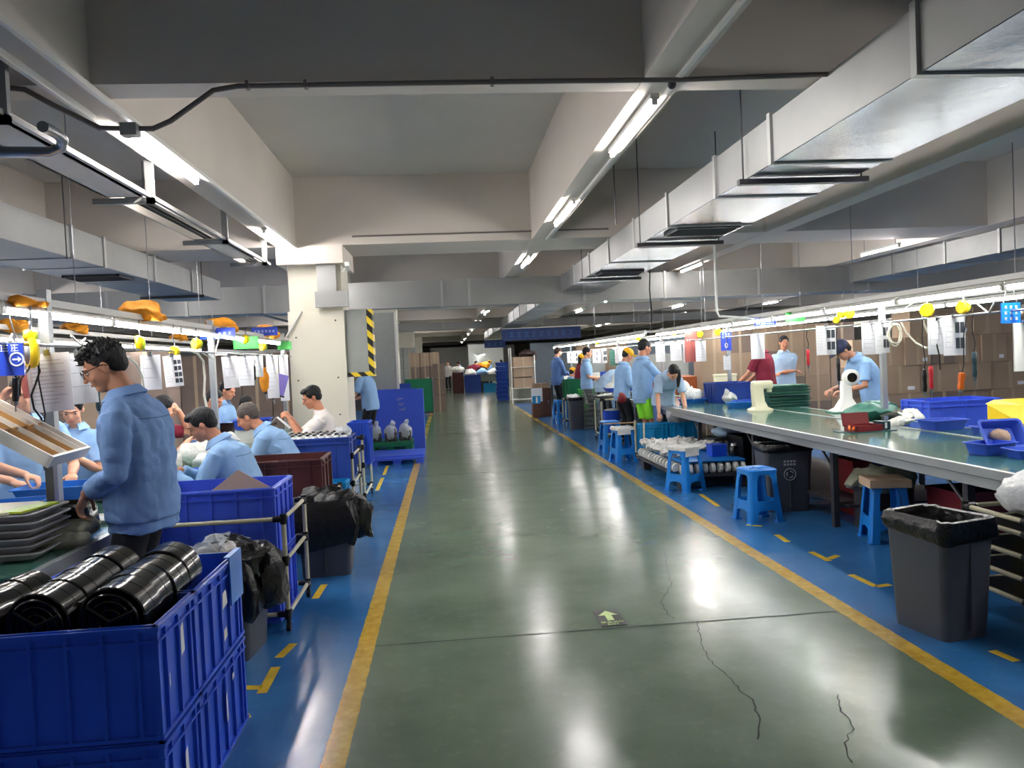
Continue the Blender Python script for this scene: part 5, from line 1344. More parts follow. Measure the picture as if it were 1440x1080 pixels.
driver('dark teal screwdriver behind the chin of the tousled man', hp(142, 588), 0.2, 'sheet_dark', -0.1, 1.74)
driver('dark screwdriver hanging before the boxes right of the hose', hp(1301, 560), 0.24, 'black_plastic', 0.0, 1.76)
driver('red screwdriver hanging before the boxes', hp(1310, 556), 0.24, 'red_plastic', 0.0, 1.76)
driver('orange tool hanging above the blue crate on the right bench', hp(1350, 555), 0.17, 'orange_plastic', 0.12, 1.76, 0.024)
driver('navy tool with pale tip hanging at the right near the cartons', hp(1371, 540), 0.24, 'sheet_dark', 0.0, 1.76)
driver('black screwdriver in front of the white machine', hp(1180, 545), 0.3, 'black_plastic', 0.0, 1.76)
driver('red screwdriver hanging behind the right bench by the maroon shirt', hp(1137, 520), 0.22, 'red_plastic', 0.0, 1.76)
driver('black screwdriver hanging by the tall sheets at the column', hp(375, 560), 0.22, 'black_plastic', -0.1, 1.76)
driver('black screwdriver dangling under the purple folder', hp(386, 566), 0.18, 'black_plastic', -0.2, 1.7)
driver('black screwdriver beside the clear sleeve over the left bench', hp(386-27, 540), 0.2, 'black_plastic', 0.0, 1.75, 0.013)
t = thing('orange_glove', 'orange cloth glove hanging over the left bench before the column', 'glove', tuple(hp(372, 548)))
ob('glove', MB().sph((0, 0, 0.1), (0.06, 0.04, 0.125)).noisy(0.02, 12, 1), 'orange_cloth', t, smooth=60); ob('cuff', MB().tube((0, 0, 0.21), (0, 0, 0.26), 0.03), 'orange_cloth', t); cordup(t, 0, 0, 0.25, ZRL-hp(372, 548).z)
# orange cloths on top of the lamps
OC = [(200, 437, 5.9, 0.15, 'orange cloth draped on the left lamps above the tousled man'), (218, 445, 6.2, 0.09, 'orange cloth tail beside the big draped one'), (309, 457, 7.7, 0.14, 'orange-brown cloth lying on the left lamps right of the draped one'),
      (15, 421, 4.6, 0.1, 'orange cloth on the left lamps nearest the left edge'), (45, 427, 4.9, 0.07, 'small orange cloth next to the left edge one'), (372, 466, 9.5, 0.15, 'orange cloth pile with a box near the column'),
      (12, 455, 6.6, 0.13, 'orange cloth on the back lamp row at the left edge'), (105, 462, 6.8, 0.13, 'flat orange cloth on the back lamp row'), (250, 474, 8.3, 0.12, 'faded orange cloth behind the left lamps')]
for k, (px, py, Y_, r, lab) in enumerate(OC):
    p = at(px, py, X=-3.6 if k in (6, 7, 8) else -2.13); t = thing('orange_cloth', lab, 'cloth', tuple(p))
    m_ = MB().sph((0, 0, 0), (r, r*0.8, r*0.33), None, 18, 12).sph((r*0.6, 0, -r*0.15), (r*0.5, r*0.5, r*0.25)).noisy(r*0.38, 1.3/r, k*3)
    ob('cloth', m_, 'orange_cloth', t, smooth=60)
    if k == 5: ob('small_box', MB().bb(-0.04, 0.05, -r*0.9, -r*0.7, -0.02, 0.04), 'white_plastic', t)
# hoses and cables
t = thing('air_hose', 'coiled cream air hose hanging from the right bench rail', 'hose', (0, 0, 0))
c = at(1258, 470, X=3.93); mb = MB()
pts = []
for k in range(90):
    a = k*2*PI/22; rr = 0.075+0.012*math.sin(k*0.7); pts.append((c.x+rr*0.75*math.cos(a)+0.0004*k, c.y+0.0006*k, c.z-0.0+rr*1.2*math.sin(a)))
ob('coil', MB().path(pts, 0.007, 7), 'hose', t, smooth=60)
q = [at(*v, X=3.93) for v in ((1266, 452), (1275, 468), (1288, 482), (1303, 490), (1309, 484), (1306, 470), (1299, 455), (1297, 442))]
ob('loop', MB().path(q, 0.008, 7), 'hose', t, smooth=60)
t = thing('air_hose', 'pale hose arching down behind the seated man from the left rail', 'hose', (0, 0, 0))
ob('hose', MB().path([at(*v, X=-2.1) for v in ((268, 494), (278, 497), (286, 508), (288, 530), (287, 555), (291, 575))], 0.010, 7), 'hose', t, smooth=60)
t = thing('air_hose', 'thin white hose curving beside the head of the tousled man', 'hose', (0, 0, 0))
ob('hose', MB().path([at(*v, X=-2.1) for v in ((180, 502), (192, 512), (200, 530), (203, 552))], 0.008, 7), 'hose', t, smooth=60)
t = thing('tool_cable', 'black cord looping below the black and yellow reel', 'cord', (0, 0, 0))
ob('cord', MB().path([at(*v, X=-2.1) for v in ((45, 505), (40, 520), (30, 532), (28, 540), (28, 556))], 0.005, 6), 'black_rubber', t, smooth=60)
ob('second_strand', MB().path([at(*v, X=-2.08) for v in ((53, 512), (56, 522), (50, 540), (44, 556), (48, 575), (58, 588), (64, 605))], 0.005, 6), 'black_rubber', t, smooth=60)
for k, (a, b_, c_) in enumerate([((285, 497), (300, 505), (308, 476)), ((100, 472), (112, 484), (120, 476)), ((13, 480), (17, 470), (24, 487)), ((1270, 436), (1282, 428), (1290, 420)), ((1370, 424), (1390, 440), (1400, 422))]):
    Y_ = (7.5, 5.0, 4.4, 6.4, 5.6)[k]
    t = thing('lamp_cable', ['white cable loop by the blue sign over the left bench', 'white cable loop above the big paper pair', 'white cable at the left edge above the blue sign', 'white cable by the hose coil on the right rack', 'white cable at the right end of the right rack'][k], 'cable', (0, 0, 0))
    ob('cable', MB().path([at(*v, X=-2.1 if a[0] < 620 else 3.9) for v in (a, b_, c_)], 0.006, 6), 'hose', t, smooth=60)
t = thing('black_cable', 'dark cable hanging beside the curved sheet on the right', 'cable', (0, 0, 0))
ob('cable', MB().path([at(*v, X=3.9) for v in ((1318, 447), (1312, 460), (1316, 480), (1321, 500), (1322, 520))], 0.006, 6), 'black_rubber', t, smooth=60)

# ================================================================ left bench items
def tray(name, label, cat, p, w_, d_, h_, m, rz=0, group=None, fl=0.82):
    t = ob(name, MB(), m) if False else None
    mb = MB(); hx, hy = w_/2, d_/2
    pr = [(hx*fl, hy*fl, 0.02, 0), (hx, hy, 0.03, h_-0.006), (hx+0.012, hy+0.012, 0.035, h_-0.006), (hx+0.012, hy+0.012, 0.035, h_), (hx-0.004, hy-0.004, 0.025, h_), (hx*fl-0.004, hy*fl-0.004, 0.018, 0.006)]
    mb.loft(mb.rrect(pr, 3))
    o = ob(name, mb, m, smooth=35); o.location = tuple(p); o.rotation_euler = (0, 0, rz)
    tag(o, label, cat, group); return o
# stack of grey trays at the lower left with cloths
G = 'grey trays stacked at the near end of the left bench'
bx, by = -2.02, 3.66
first = None
for k in range(6):
    zz = ZL+0.007+k*0.034
    lab = 'grey plastic tray in the stack at the near end of the left bench'
    if first is None: first = tray('stacked_tray', lab, 'tray', (bx, by, zz), 0.40, 0.34, 0.036, 'grey_tray', 0.05, G)
    else:
        c = first.copy(); COL.objects.link(c); c.location = (bx+random.uniform(-.012, .012), by+random.uniform(-.01, .01), zz); c.rotation_euler = (0, 0, random.uniform(-.05, .05))
t = thing('lime_folder', 'lime green strip lying on top of the grey tray stack', 'folder', (bx+0.08, by-0.02, ZL+0.215))
ob('strip', MB().box((0.04, 0, 0.006), (0.10, 0.24, 0.008), Matrix.Rotation(-0.2, 3, 'Z')), 'lime_plastic', t)
t = thing('flat_cover', 'pale grey flat lid on the grey tray stack', 'lid', (bx-0.05, by, ZL+0.214))
ob('lid', MB().bb(-0.16, 0.14, -0.15, 0.15, 0, 0.010), 'cream_plastic', t)
# cloth and black part the man works on
t = thing('grey_cloth', 'grey-green cloth bag spread on the bench under the black part', 'cloth', (-1.90, 3.92, ZL+0.02))
ob('cloth', MB().sph((0, 0, 0.05), (0.18, 0.19, 0.06), None, 20, 12).sph((0.03, -0.13, 0.02), (0.16, 0.09, 0.04), None, 18, 10).noisy(0.025, 9, 5), 'grey_cloth', t, smooth=60)
t = thing('black_housing', 'glossy black housing held by the standing man above the grey cloth', 'plastic part', (-1.88, 3.95, ZL+0.06))
mb = MB(); mb.loft(mb.rrect([(0.10, 0.075, 0.03, 0), (0.115, 0.085, 0.035, 0.02), (0.11, 0.08, 0.035, 0.10), (0.085, 0.06, 0.03, 0.13), (0.07, 0.045, 0.02, 0.11)], 5)); ob('shell', mb, 'black_gloss', t, smooth=40)
ob('ridge', MB().bb(0.02, 0.024, -0.09, -0.08, 0.01, 0.11).bb(-0.05, -0.046, -0.09, -0.08, 0.01, 0.11), 'dark_steel', t)
tray('parts_tray', 'blue oval-cornered tray behind the post on the left bench', 'tray', (-2.30, 4.72, 0.85), 0.40, 0.30, 0.09, 'tray_blue', 0.1)
tray('parts_tray', 'blue tray with a white sticker cut by the left picture edge', 'tray', (-2.30, 4.20, 0.85), 0.36, 0.26, 0.08, 'tray_blue', 0.15)
t = thing('tray_riser', 'low grey ledge lifting the two blue trays at the near left bench', 'stand', (-2.3, 4.48, ZL)); ob('ledge', MB().bb(-0.15, 0.15, -0.36, 0.36, 0.07, 0.088), 'grey_tray', t)
for yy in (-.3, .3): ob('foot', MB().bb(-0.13, 0.13, yy-.02, yy+.02, 0, 0.07), 'grey_tray', t)
tray('parts_tray', 'royal blue tray in front of the facing worker on the left bench', 'tray', (-2.25, 5.6, ZL), 0.34, 0.26, 0.10, 'tray_royal', -0.2)
tray('parts_tray', 'dark blue tray beside the nearest seated man', 'tray', (-2.05, 6.15, ZL), 0.26, 0.26, 0.05, 'tray_royal', 0.1)
tray('parts_tray', 'blue tray beyond the grey-haired man on the left bench', 'tray', (-2.2, 8.9, ZL+0.15), 0.4, 0.34, 0.11, 'tray_royal', 0.1)
tb = thing('tray_riser', 'small stand lifting the blue tray beyond the grey-haired man', 'stand', (-2.2, 8.9, ZL)); ob('block', MB().bb(-0.2, 0.2, -0.12, 0.12, 0, 0.148), 'white_plastic', tb); ob('lip', MB().bb(-0.21, 0.21, -0.13, -0.12, 0, 0.05), 'white_plastic', tb)
t = thing('black_tray', 'black tray standing tilted next to the facing worker', 'tray', (-2.15, 5.15, ZL))
ob('pan', MB().box((0, 0, 0.06), (0.3, 0.012, 0.11), Matrix.Rotation(-0.2, 3, 'X')).bb(-0.15, 0.15, -0.05, 0.05, 0.0, 0.012), 'black_plastic', t); ob('rim', MB().bb(-0.152, 0.152, -0.06, -0.05, 0.012, 0.02), 'steel', t)
t = thing('white_plate', 'white flat plate on the bench beside the standing man', 'plate', (-1.98, 4.45, ZL)); mb = MB(); mb.loft(mb.rrect([(0.16, 0.11, 0.04, 0), (0.17, 0.12, 0.05, 0.018), (0.16, 0.11, 0.04, 0.02), (0.15, 0.10, 0.04, 0.008)], 4)); ob('plate', mb, 'white_plastic', t, smooth=40); ob('rim', MB().bb(-0.02, 0.02, -0.125, -0.118, 0.01, 0.02), 'white_plastic', t)
t = thing('paper_sheets', 'white sheets lying by the nearest seated man', 'paper', (-1.92, 5.62, ZL+0.004)); ob('sheet', MB().bb(-0.12, 0.12, -0.09, 0.09, 0, 0.006), 'paper', t); ob('text_lines', MB().bb(-0.09, 0.07, 0.02, 0.03, 0.006, 0.0065), 'ink', t)
for k, (x, y, s, lab) in enumerate([(-2.2, 7.0, 1.0, 'white plastic bag heap between the two seated men'), (-2.0, 6.55, 0.7, 'smaller white bag beside the nearest seated man'), (-2.25, 7.7, 1.05, 'white film heap in front of the grey-haired man'), (-2.3, 6.45, .7, 'grey translucent bag near the woman in maroon')]):
    t = thing('plastic_bag', lab, 'plastic bag', (x, y, ZL+0.01)); ob('bag', MB().sph((0, 0, 0.08*s), (0.19*s, 0.17*s, 0.10*s), None, 20, 12).sph((0.1*s, 0, 0.13*s), (0.09*s, 0.1*s, 0.07*s)).noisy(0.045, 10, k), 'foam_white', t, smooth=50)
t = thing('paper_tent', 'white folded sheet standing on the wrapped parts', 'paper', (-1.70, 7.78, 0.97)); ob('sheet', MB().add([(-0.13, 0, 0), (0, 0.02, 0.12), (0.13, 0, 0), (-0.13, 0.12, 0), (0, 0.12, 0.12), (0.13, 0.12, 0)], [(0, 1, 4, 3), (1, 2, 5, 4)]), 'paper', t); ob('mark', MB().bb(-0.01, 0.01, 0.0, 0.005, 0.05, 0.07), 'black_plastic', t)
t = thing('monitor', 'small black screen on the left bench behind the white bags', 'monitor', (-2.3, 8.25, ZL)); ob('screen', MB().bb(-0.07, 0.07, -0.012, 0.012, 0.04, 0.27), 'black_gloss', t); ob('stand', MB().bb(-0.05, 0.05, -0.05, 0.05, 0, 0.01).tube((0, 0, 0), (0, 0, 0.05), 0.01), 'black_plastic', t)
# slanted shelf box at the left edge
t = thing('slanted_shelf', 'white-framed slanted compartment box with brown dividers at the left edge', 'parts shelf', tuple(at(66, 652, Y=3.72)))
t.rotation_euler = (R_(0), R_(33), R_(4))
ob('base_board', MB().bb(-0.74, 0, 0, 0.42, 0, 0.010), 'shelf_board', t)
for bb in ((-0.75, 0.01, -0.015, 0, -0.012, 0.045), (-0.75, 0.01, 0.42, 0.435, -0.012, 0.045), (0, 0.015, -0.015, 0.435, -0.012, 0.045), (-0.765, -0.75, -0.015, 0.435, -0.012, 0.045)):
    ob('frame', MB().bb(*bb), 'white_frame', t)
for k in range(4): ob('divider', MB().bb(-0.74, 0, 0.082+k*0.085, 0.086+k*0.085, 0.01, 0.045), 'white_frame' if k % 2 else 'shelf_board', t)
for x in (-0.5, -0.25): ob('cross_divider', MB().bb(x-0.003, x+0.003, 0, 0.42, 0.01, 0.038), 'shelf_board', t)
t = thing('shelf_stand', 'white stand post under the slanted compartment box', 'stand', (-2.27, 3.92, ZL)); ob('post', MB().bb(-0.04, 0.02, -0.02, 0.02, 0, 0.52), 'white_frame', t); ob('foot', MB().bb(-0.10, 0.08, -0.03, 0.03, 0, 0.015), 'white_frame', t)
t = thing('shelf_stand', 'steel post carrying the right corner of the slanted box', 'stand', (-2.02, 4.08, ZL)); ob('post', MB().bb(-0.02, 0.02, -0.02, 0.02, 0, 0.38), 'steel', t); ob('foot', MB().bb(-0.06, 0.06, -0.05, 0.05, 0, 0.012), 'steel', t)
t = thing('pink_tube', 'pink tube standing along the near lamp post of the left bench', 'tube', tuple(at(38, 560, X=-2.17))); ob('tube', MB().tube((0, 0, 0), (-0.02, 0, 0.22), 0.016), 'lip', t, smooth=60); ob('cap', MB().tube((-0.02, 0, 0.22), (-0.022, 0, 0.24), 0.018), 'white_plastic', t)

# ================================================================ right bench items
def appliance(label, x, y, rz):
    t = thing('mixer_body', label, 'appliance body', (x, y, ZT), rz)
    mb = MB(); mb.loft(mb.rrect([(0.15, 0.10, 0.05, 0), (0.15, 0.10, 0.05, 0.02), (0.09, 0.075, 0.04, 0.05), (0.075, 0.07, 0.03, 0.12, -0.02, 0), (0.072, 0.065, 0.03, 0.24, -0.03, 0), (0.075, 0.065, 0.03, 0.30, -0.03, 0)], 4))
    ob('base_and_column', mb, 'cream_plastic', t, smooth=45)
    mb = MB(); mb.loft(mb.rrect([(0.125, 0.06, 0.03, 0.28, 0.03, 0), (0.135, 0.068, 0.04, 0.31, 0.03, 0), (0.13, 0.065, 0.04, 0.36, 0.03, 0), (0.11, 0.05, 0.03, 0.375, 0.03, 0)], 4)); ob('head', mb, 'cream_plastic', t, smooth=45)
    ob('nozzle', MB().tube((0.12, 0, 0.23), (0.12, 0, 0.29), 0.03, 14), 'cream_plastic', t, smooth=50)
    return t
appliance('cream mixer-like housing standing alone on the middle of the green bench', 3.92, 9.35, R_(-10))
t = thing('test_machine', 'white machine with a round dark opening in front of the bent man', 'machine', (4.62, 8.55, ZT), R_(-10))
mb = MB(); mb.loft(mb.rrect([(0.17, 0.13, 0.03, 0), (0.17, 0.13, 0.03, 0.02), (0.12, 0.09, 0.03, 0.05), (0.08, 0.07, 0.02, 0.12), (0.06, 0.05, 0.02, 0.16), (0.055, 0.05, 0.02, 0.36)], 4)); ob('base', mb, 'white_plastic', t, smooth=45)
ob('ring_head', MB().lathe([(0.05, -0.05), (0.085, -0.05), (0.095, -0.02), (0.095, 0.03), (0.07, 0.05)], n=28).xf(Matrix.Translation((0.05, -0.02, 0.40)) @ Matrix.Rotation(PI/2, 4, 'X')), 'white_plastic', t, smooth=40)
ob('opening', MB().lathe([(0.0, 0.05), (0.055, 0.052), (0.055, 0.056), (0.0, 0.057)], n=24).xf(Matrix.Translation((0.05, -0.02, 0.40)) @ Matrix.Rotation(PI/2, 4, 'X')), 'black_gloss', t)
ob('plate', MB().bb(-0.2, 0.2, -0.16, 0.14, 0.0, 0.012), 'sheet_green', t)
# stack of green sheets
G = 'green sheets in the tall stack on the right bench'
f0 = None
for k in range(22):
    zz = ZT+k*0.0135; m_ = ('sheet_green', 'sheet_dark', 'mat_green')[k % 3]
    o_ = ob('green_sheet', MB().bb(-0.27, 0.27, -0.2, 0.2, 0, 0.009).noisy(0.006, 6, k), m_); o_.location = (4.72 if False else 4.40+random.uniform(-.02, .02), 9.75+random.uniform(-.02, .02), zz); o_.rotation_euler = (0, 0, random.uniform(-.05, .05))
    tag(o_, 'green plastic sheet in the tall stack behind the cream housing', 'plastic sheet', G)
crate('storage_crate', 'long blue crate on the right bench in front of the man in maroon', 'crate', 3.95, 4.48, 11.0, 11.5, ZT+0.001, ZT+0.30, 'crate_blue_deep', ribs=4)
crate('storage_crate', 'long blue crate behind the white gloves at the far side of the right bench', 'crate', 4.62, 5.35, 7.0, 7.45, 0.55, 0.98, 'crate_blue_bright', ribs=3)
t = thing('crate_stand', 'dark stand under the long blue crate beside the right bench', 'stand', (4.98, 7.22, 0)); ob('top', MB().bb(-0.36, 0.36, -0.2, 0.2, 0.51, 0.545), 'dark_steel', t)
for sx in (-.32, .32): ob('leg', MB().bb(sx-.02, sx+.02, -.02, .02, 0, 0.51), 'dark_steel', t)
TR = [(4.30, 6.35, .34, .24, .09, 'tray_royal', 'blue tray beside the white gloves on the right bench', 0.1), (4.42, 5.9, .26, .2, .06, 'tray_royal', 'small blue tray with white pieces behind the near tray group', -0.1),
      (3.62, 4.85, .26, .2, .08, 'tray_royal', 'blue tray with a sticker at the near edge of the right bench', 0.2), (3.72, 4.60, .28, .2, .06, 'tray_royal', 'shallow blue tray holding a white ring piece on the right bench', -0.1),
      (3.88, 9.95, .30, .22, .08, 'tray_blue', 'blue tray left of the green sheet stack', 0), (4.1, 10.3, .3, .2, .08, 'tray_royal', 'blue tray behind the cream housing', 0),
      (3.72, 11.4, .36, .3, .07, 'tray_blue', 'blue tray heaped with white bags near the bending worker', 0.1), (4.2, 11.9, .36, .26, .06, 'tray_royal', 'blue tray with white parts farther on the right bench', 0.1), (4.25, 5.05, .3, .2, .02, 'mat_green', 'green flat board beneath the small trays on the right bench', 0)]
for (x, y, a, b_, c_, m_, lab, rz_) in TR: tray('parts_tray', lab, 'tray', (x, y, ZT+0.001), a, b_, c_, m_, rz_)
t = thing('parts_tray', 'blue tray tipped up with a yellowish bag in it, on the near tray group', 'tray', (3.78, 4.98, ZT+0.085)); t.rotation_euler = (R_(55), 0, R_(-5))
mb = MB(); mb.loft(mb.rrect([(0.11, 0.08, 0.02, 0), (0.14, 0.10, 0.03, 0.07), (0.15, 0.11, 0.03, 0.07), (0.15, 0.11, 0.03, 0.076), (0.135, 0.095, 0.025, 0.076), (0.105, 0.075, 0.02, 0.006)], 3)); ob('pan', mb, 'tray_royal', t, smooth=35)
ob('bag', MB().sph((0.0, 0.0, 0.03), (0.07, 0.05, 0.03)).noisy(0.02, 25, 3), 'cardboard_light', t, smooth=50)
t = thing('white_ring_part', 'white ring-shaped part in the shallow near tray', 'plastic part', (3.75, 4.55, ZT+0.03)); ob('ring', MB().path([(0.04*math.cos(a), 0, 0.035+0.035*math.sin(a)) for a in [k*PI/8 for k in range(13)]], 0.009, 8), 'white_plastic', t, smooth=60); ob('foot', MB().bb(-0.05, 0.05, -0.03, 0.03, 0, 0.01), 'white_plastic', t)
t = thing('yellow_bin', 'bright yellow bin with a slanted lid at the right edge behind the bench', 'bin', (4.78, 6.0, 0.0))
ob('body', MB().hexa([(-0.17, -0.2, 0.5), (0.3, -0.2, 0.5), (0.3, 0.2, 0.5), (-0.17, 0.2, 0.5)], [(-0.17, -0.2, 0.86), (0.3, -0.2, 0.86), (0.3, 0.2, 1.0), (-0.17, 0.2, 1.0)]), 'yellow_plastic', t)
ob('lid', MB().hexa([(-0.18, -0.21, 0.86), (0.31, -0.21, 0.86), (0.31, 0.21, 1.0), (-0.18, 0.21, 1.0)], [(-0.10, -0.1, 1.0), (0.31, -0.1, 1.0), (0.31, 0.21, 1.03), (-0.10, 0.21, 1.03)]), 'yellow_plastic', t)
ob('stand', MB().bb(-0.1, 0.25, -0.15, 0.15, 0, 0.5), 'dark_steel', t)
# white gloves heap, green cloths, toolbox
t = thing('glove_heap', 'heap of white gloves on the right bench beside the green cloth', 'gloves', (4.28, 6.85, ZT), R_(20))
for k in range(5):
    mb = MB(); a = k*0.5-0.9; c = Vector((0.05*k-0.08, 0.04*(k % 2), 0.035+0.02*k)); R3 = Matrix.Rotation(a, 3, 'Z') @ Matrix.Rotation(-0.25, 3, 'Y')
    mb.sph(c, (0.07, 0.045, 0.02), R3)
    for f in range(4): mb.cap(c+R3 @ Vector((0.05, -0.03+0.02*f, 0)), c+R3 @ Vector((0.12, -0.04+0.026*f, -0.01)), 0.012, 0.008, 8)
    mb.cap(c+R3 @ Vector((0.0, 0.04, 0)), c+R3 @ Vector((0.05, 0.075, 0)), 0.012, 0.009, 8); mb.cap(c, c+R3 @ Vector((-0.12, 0, -0.02)), 0.035, 0.04, 10)
    ob('glove', mb.noisy(0.008, 18, k), 'foam_white', t, smooth=60)
t = thing('green_cloth_heap', 'crumpled green sheets in front of the bent man', 'cloth', (4.42, 7.65, ZT+0.01)); ob('cloth', MB().sph((0, 0, 0.06), (0.26, 0.24, 0.08), None, 22, 14).sph((0.1, 0.05, 0.12), (0.18, 0.12, 0.05), None, 18, 10).noisy(0.05, 8, 3), 'sheet_green', t, smooth=40); ob('dark_fold', MB().sph((0.12, -0.16, 0.05), (0.16, 0.08, 0.05)).noisy(0.04, 12, 3), 'grey_cloth', t, smooth=40)
t = thing('toolbox', 'maroon open box with tools on the near edge of the right bench', 'toolbox', (3.72, 6.55, ZT), R_(8))
ob('body', MB().bb(-0.16, 0.1, -0.09, -0.08, 0.012, 0.06).bb(-0.16, 0.1, 0.08, 0.09, 0.012, 0.06).bb(-0.16, -0.15, -0.09, 0.09, 0.012, 0.06).bb(0.09, 0.1, -0.09, 0.09, 0.012, 0.06).bb(-0.16, 0.1, -0.09, 0.09, 0, 0.012), 'maroon_box', t)
ob('lid', MB().box((-0.03, 0.11, 0.10), (0.27, 0.012, 0.12), Matrix.Rotation(-0.2, 3, 'X')), 'maroon_box', t); ob('base_plate', MB().bb(-0.25, 0.22, -0.12, 0.12, -0.0, 0.006), 'sheet_dark', t)
ob('pliers', MB().tube((-0.22, -0.06, 0.03), (-0.16, 0.02, 0.05), 0.01).tube((-0.2, -0.08, 0.03), (-0.14, -0.03, 0.05), 0.01), 'orange_plastic', t); ob('dark_block', MB().bb(0.12, 0.2, -0.06, 0.06, 0.006, 0.08), 'sheet_dark', t); ob('label', MB().bb(0.145, 0.165, -0.062, -0.06, 0.02, 0.07), 'paper', t)
for k, (x, y, s, lab) in enumerate([(3.70, 11.4, 1.2, 'big heap of white bags in the blue tray near the bending worker'), (3.95, 11.95, 0.8, 'white bag lying behind the big white heap'), (4.15, 11.0, .7, 'white film pieces on the right bench before the blue crate'), (3.68, 12.6, .9, 'white heap beyond the long-haired worker')]):
    t = thing('plastic_bag', lab, 'plastic bag', (x, y, ZT+0.03)); ob('bag', MB().sph((0, 0, 0.07*s), (0.15*s, 0.14*s, 0.09*s), None, 20, 12).sph((-0.07*s, 0, 0.16*s), (0.06*s, 0.06*s, 0.09*s)).noisy(0.045, 12, k+20), 'foam_white', t, smooth=50)
t = thing('cable_drum', 'large cream ribbed drum standing behind the right bench', 'drum', (4.95, 13.3, 0.0)); ob('drum', MB().lathe([(0.19, 0.55), (0.2, 0.56), (0.2, 0.7), (0.19, 0.71), (0.2, 0.72), (0.2, 0.87), (0.19, 0.88), (0.2, 0.89), (0.2, 1.1), (0.21, 1.11), (0.21, 1.14), (0.05, 1.14)], n=26), 'cream_plastic', t, smooth=30); ob('pedestal', MB().bb(-0.18, 0.18, -0.18, 0.18, 0, 0.55), 'dark_steel', t)
for k, (x, y) in enumerate([(4.75, 14.9), (4.1, 14.9), (4.75, 15.6)]):
    t = thing('terracotta_crate', ['terracotta-brown box with red glove hanging behind the right bench', 'terracotta box directly behind the long-haired worker', 'terracotta box farther back by the far lamp posts'][k], 'box', (x, y, 0)); ob('box', MB().bb(-0.3, 0.3, -0.2, 0.2, 0.3, 1.08), 'terracotta', t); ob('notch', MB().bb(-0.06, 0.05, -0.205, -0.2, 0.6, 0.78), 'cream_plastic', t); ob('trolley', MB().bb(-0.3, 0.3, -0.2, 0.2, 0, 0.28), 'dark_steel', t)
    if k == 0: ob('red_glove', MB().sph((-0.22, -0.23, 0.95), (0.05, 0.03, 0.14)).noisy(0.02, 14, 2), 'red_plastic', t, smooth=50)
# under the right bench
UB = [('maroon_box', 'dark red box on the floor under the bench beside the cardboard-topped stool', 4.0, 5.55, .5, .4, .42, 'maroon_box'), ('maroon_box', 'narrow dark red box between the bench legs behind the emblem bin', 3.72, 6.85, .16, .4, .5, 'maroon_box'),
      ('blue_carton', 'blue box under the bench behind the dark red boxes', 4.1, 7.15, .4, .3, .45, 'crate_blue_deep'), ('dark_box', 'dark box under the far part of the right bench', 3.6, 12.8, .5, .6, .5, 'sheet_dark'), ('dark_box', 'black box under the bench behind the low trolley', 3.75, 9.2, .45, .5, .3, 'black_plastic')]
for nm, lab, x, y, a, b_, h_, m_ in UB:
    t = thing(nm, lab, 'box', (x, y, 0.205 if y > 6.5 and nm != 'maroon_box' else 0)); ob('box', MB().bb(-a/2, a/2, -b_/2, b_/2, 0, h_), m_, t); ob('rim', MB().bb(-a/2-.01, a/2+.01, -b_/2-.01, b_/2+.01, h_-.03, h_), m_, t)
t = thing('green_racks', 'green plastic slats standing on the shelf under the right bench', 'rack', (3.62, 8.05, 0.2))
for k in range(8): ob('slat', MB().bb(-0.16+k*0.05, -0.14+k*0.05, -0.15, 0.15, 0, 0.3), 'crate_green', t)
t = thing('cloth_bundle', 'grey crumpled film and cloth bundle under the near bench section', 'bundle', (3.62, 6.15, 0.42)); ob('bundle', MB().sph((0, 0, 0), (0.28, 0.22, 0.1), None, 22, 12).noisy(0.07, 9, 6), 'grey_cloth', t, smooth=40); ob('stand', MB().bb(-0.18, 0.2, -0.12, 0.14, -0.42, -0.04), 'dark_steel', t)
t = thing('cloth_bundle', 'pale blue rag hanging under the right bench edge', 'bundle', (3.52, 9.6, 0.52)); ob('bundle', MB().sph((0, 0, 0), (0.15, 0.14, 0.06)).noisy(0.04, 12, 6), 'shirt_pale', t, smooth=40); ob('ledge', MB().bb(-0.2, 0.2, -0.18, 0.18, -0.1, -0.07).bb(-.01, .01, -.01, .01, -.31, -.1), 'dark_steel', t)
t = thing('power_strip', 'small black clip hanging under the near part of the right bench', 'clip', (4.05, 4.9, 0.5)); ob('clip', MB().bb(-0.03, 0.03, -0.02, 0.02, 0, 0.1), 'black_plastic', t); ob('cord', MB().tube((0, 0, 0.1), (0, 0, 0.18), 0.005), 'black_rubber', t)

# low trolley by the right bench
t = thing('low_trolley', 'low two-deck blue-topped trolley with film-wrapped discs beside the stool', 'trolley', (2.98, 9.35, 0))
Wt, Dt = 0.84, 1.9
ob('lower_deck', MB().bb(-Wt/2, Wt/2, -Dt/2, Dt/2, 0.14, 0.17), 'dark_steel', t); ob('upper_deck', MB().bb(-Wt/2+0.05, Wt/2-0.05, -Dt/2+0.05, Dt/2-0.05, 0.30, 0.315), 'stool_blue', t)
for sx in (-1, 1):
    for sy in (-1, 1): ob('foot', MB().bb(sx*Wt/2*0.8-.05, sx*Wt/2*.8+.05, sy*Dt/2*.85-.08, sy*Dt/2*.85+.08, 0, 0.14), 'dark_steel', t); ob('spacer', MB().tube((sx*.3, sy*.75, .17), (sx*.3, sy*.75, .3), 0.015), 'steel', t)
dsk = None
G = 'wrapped discs between the trolley decks'
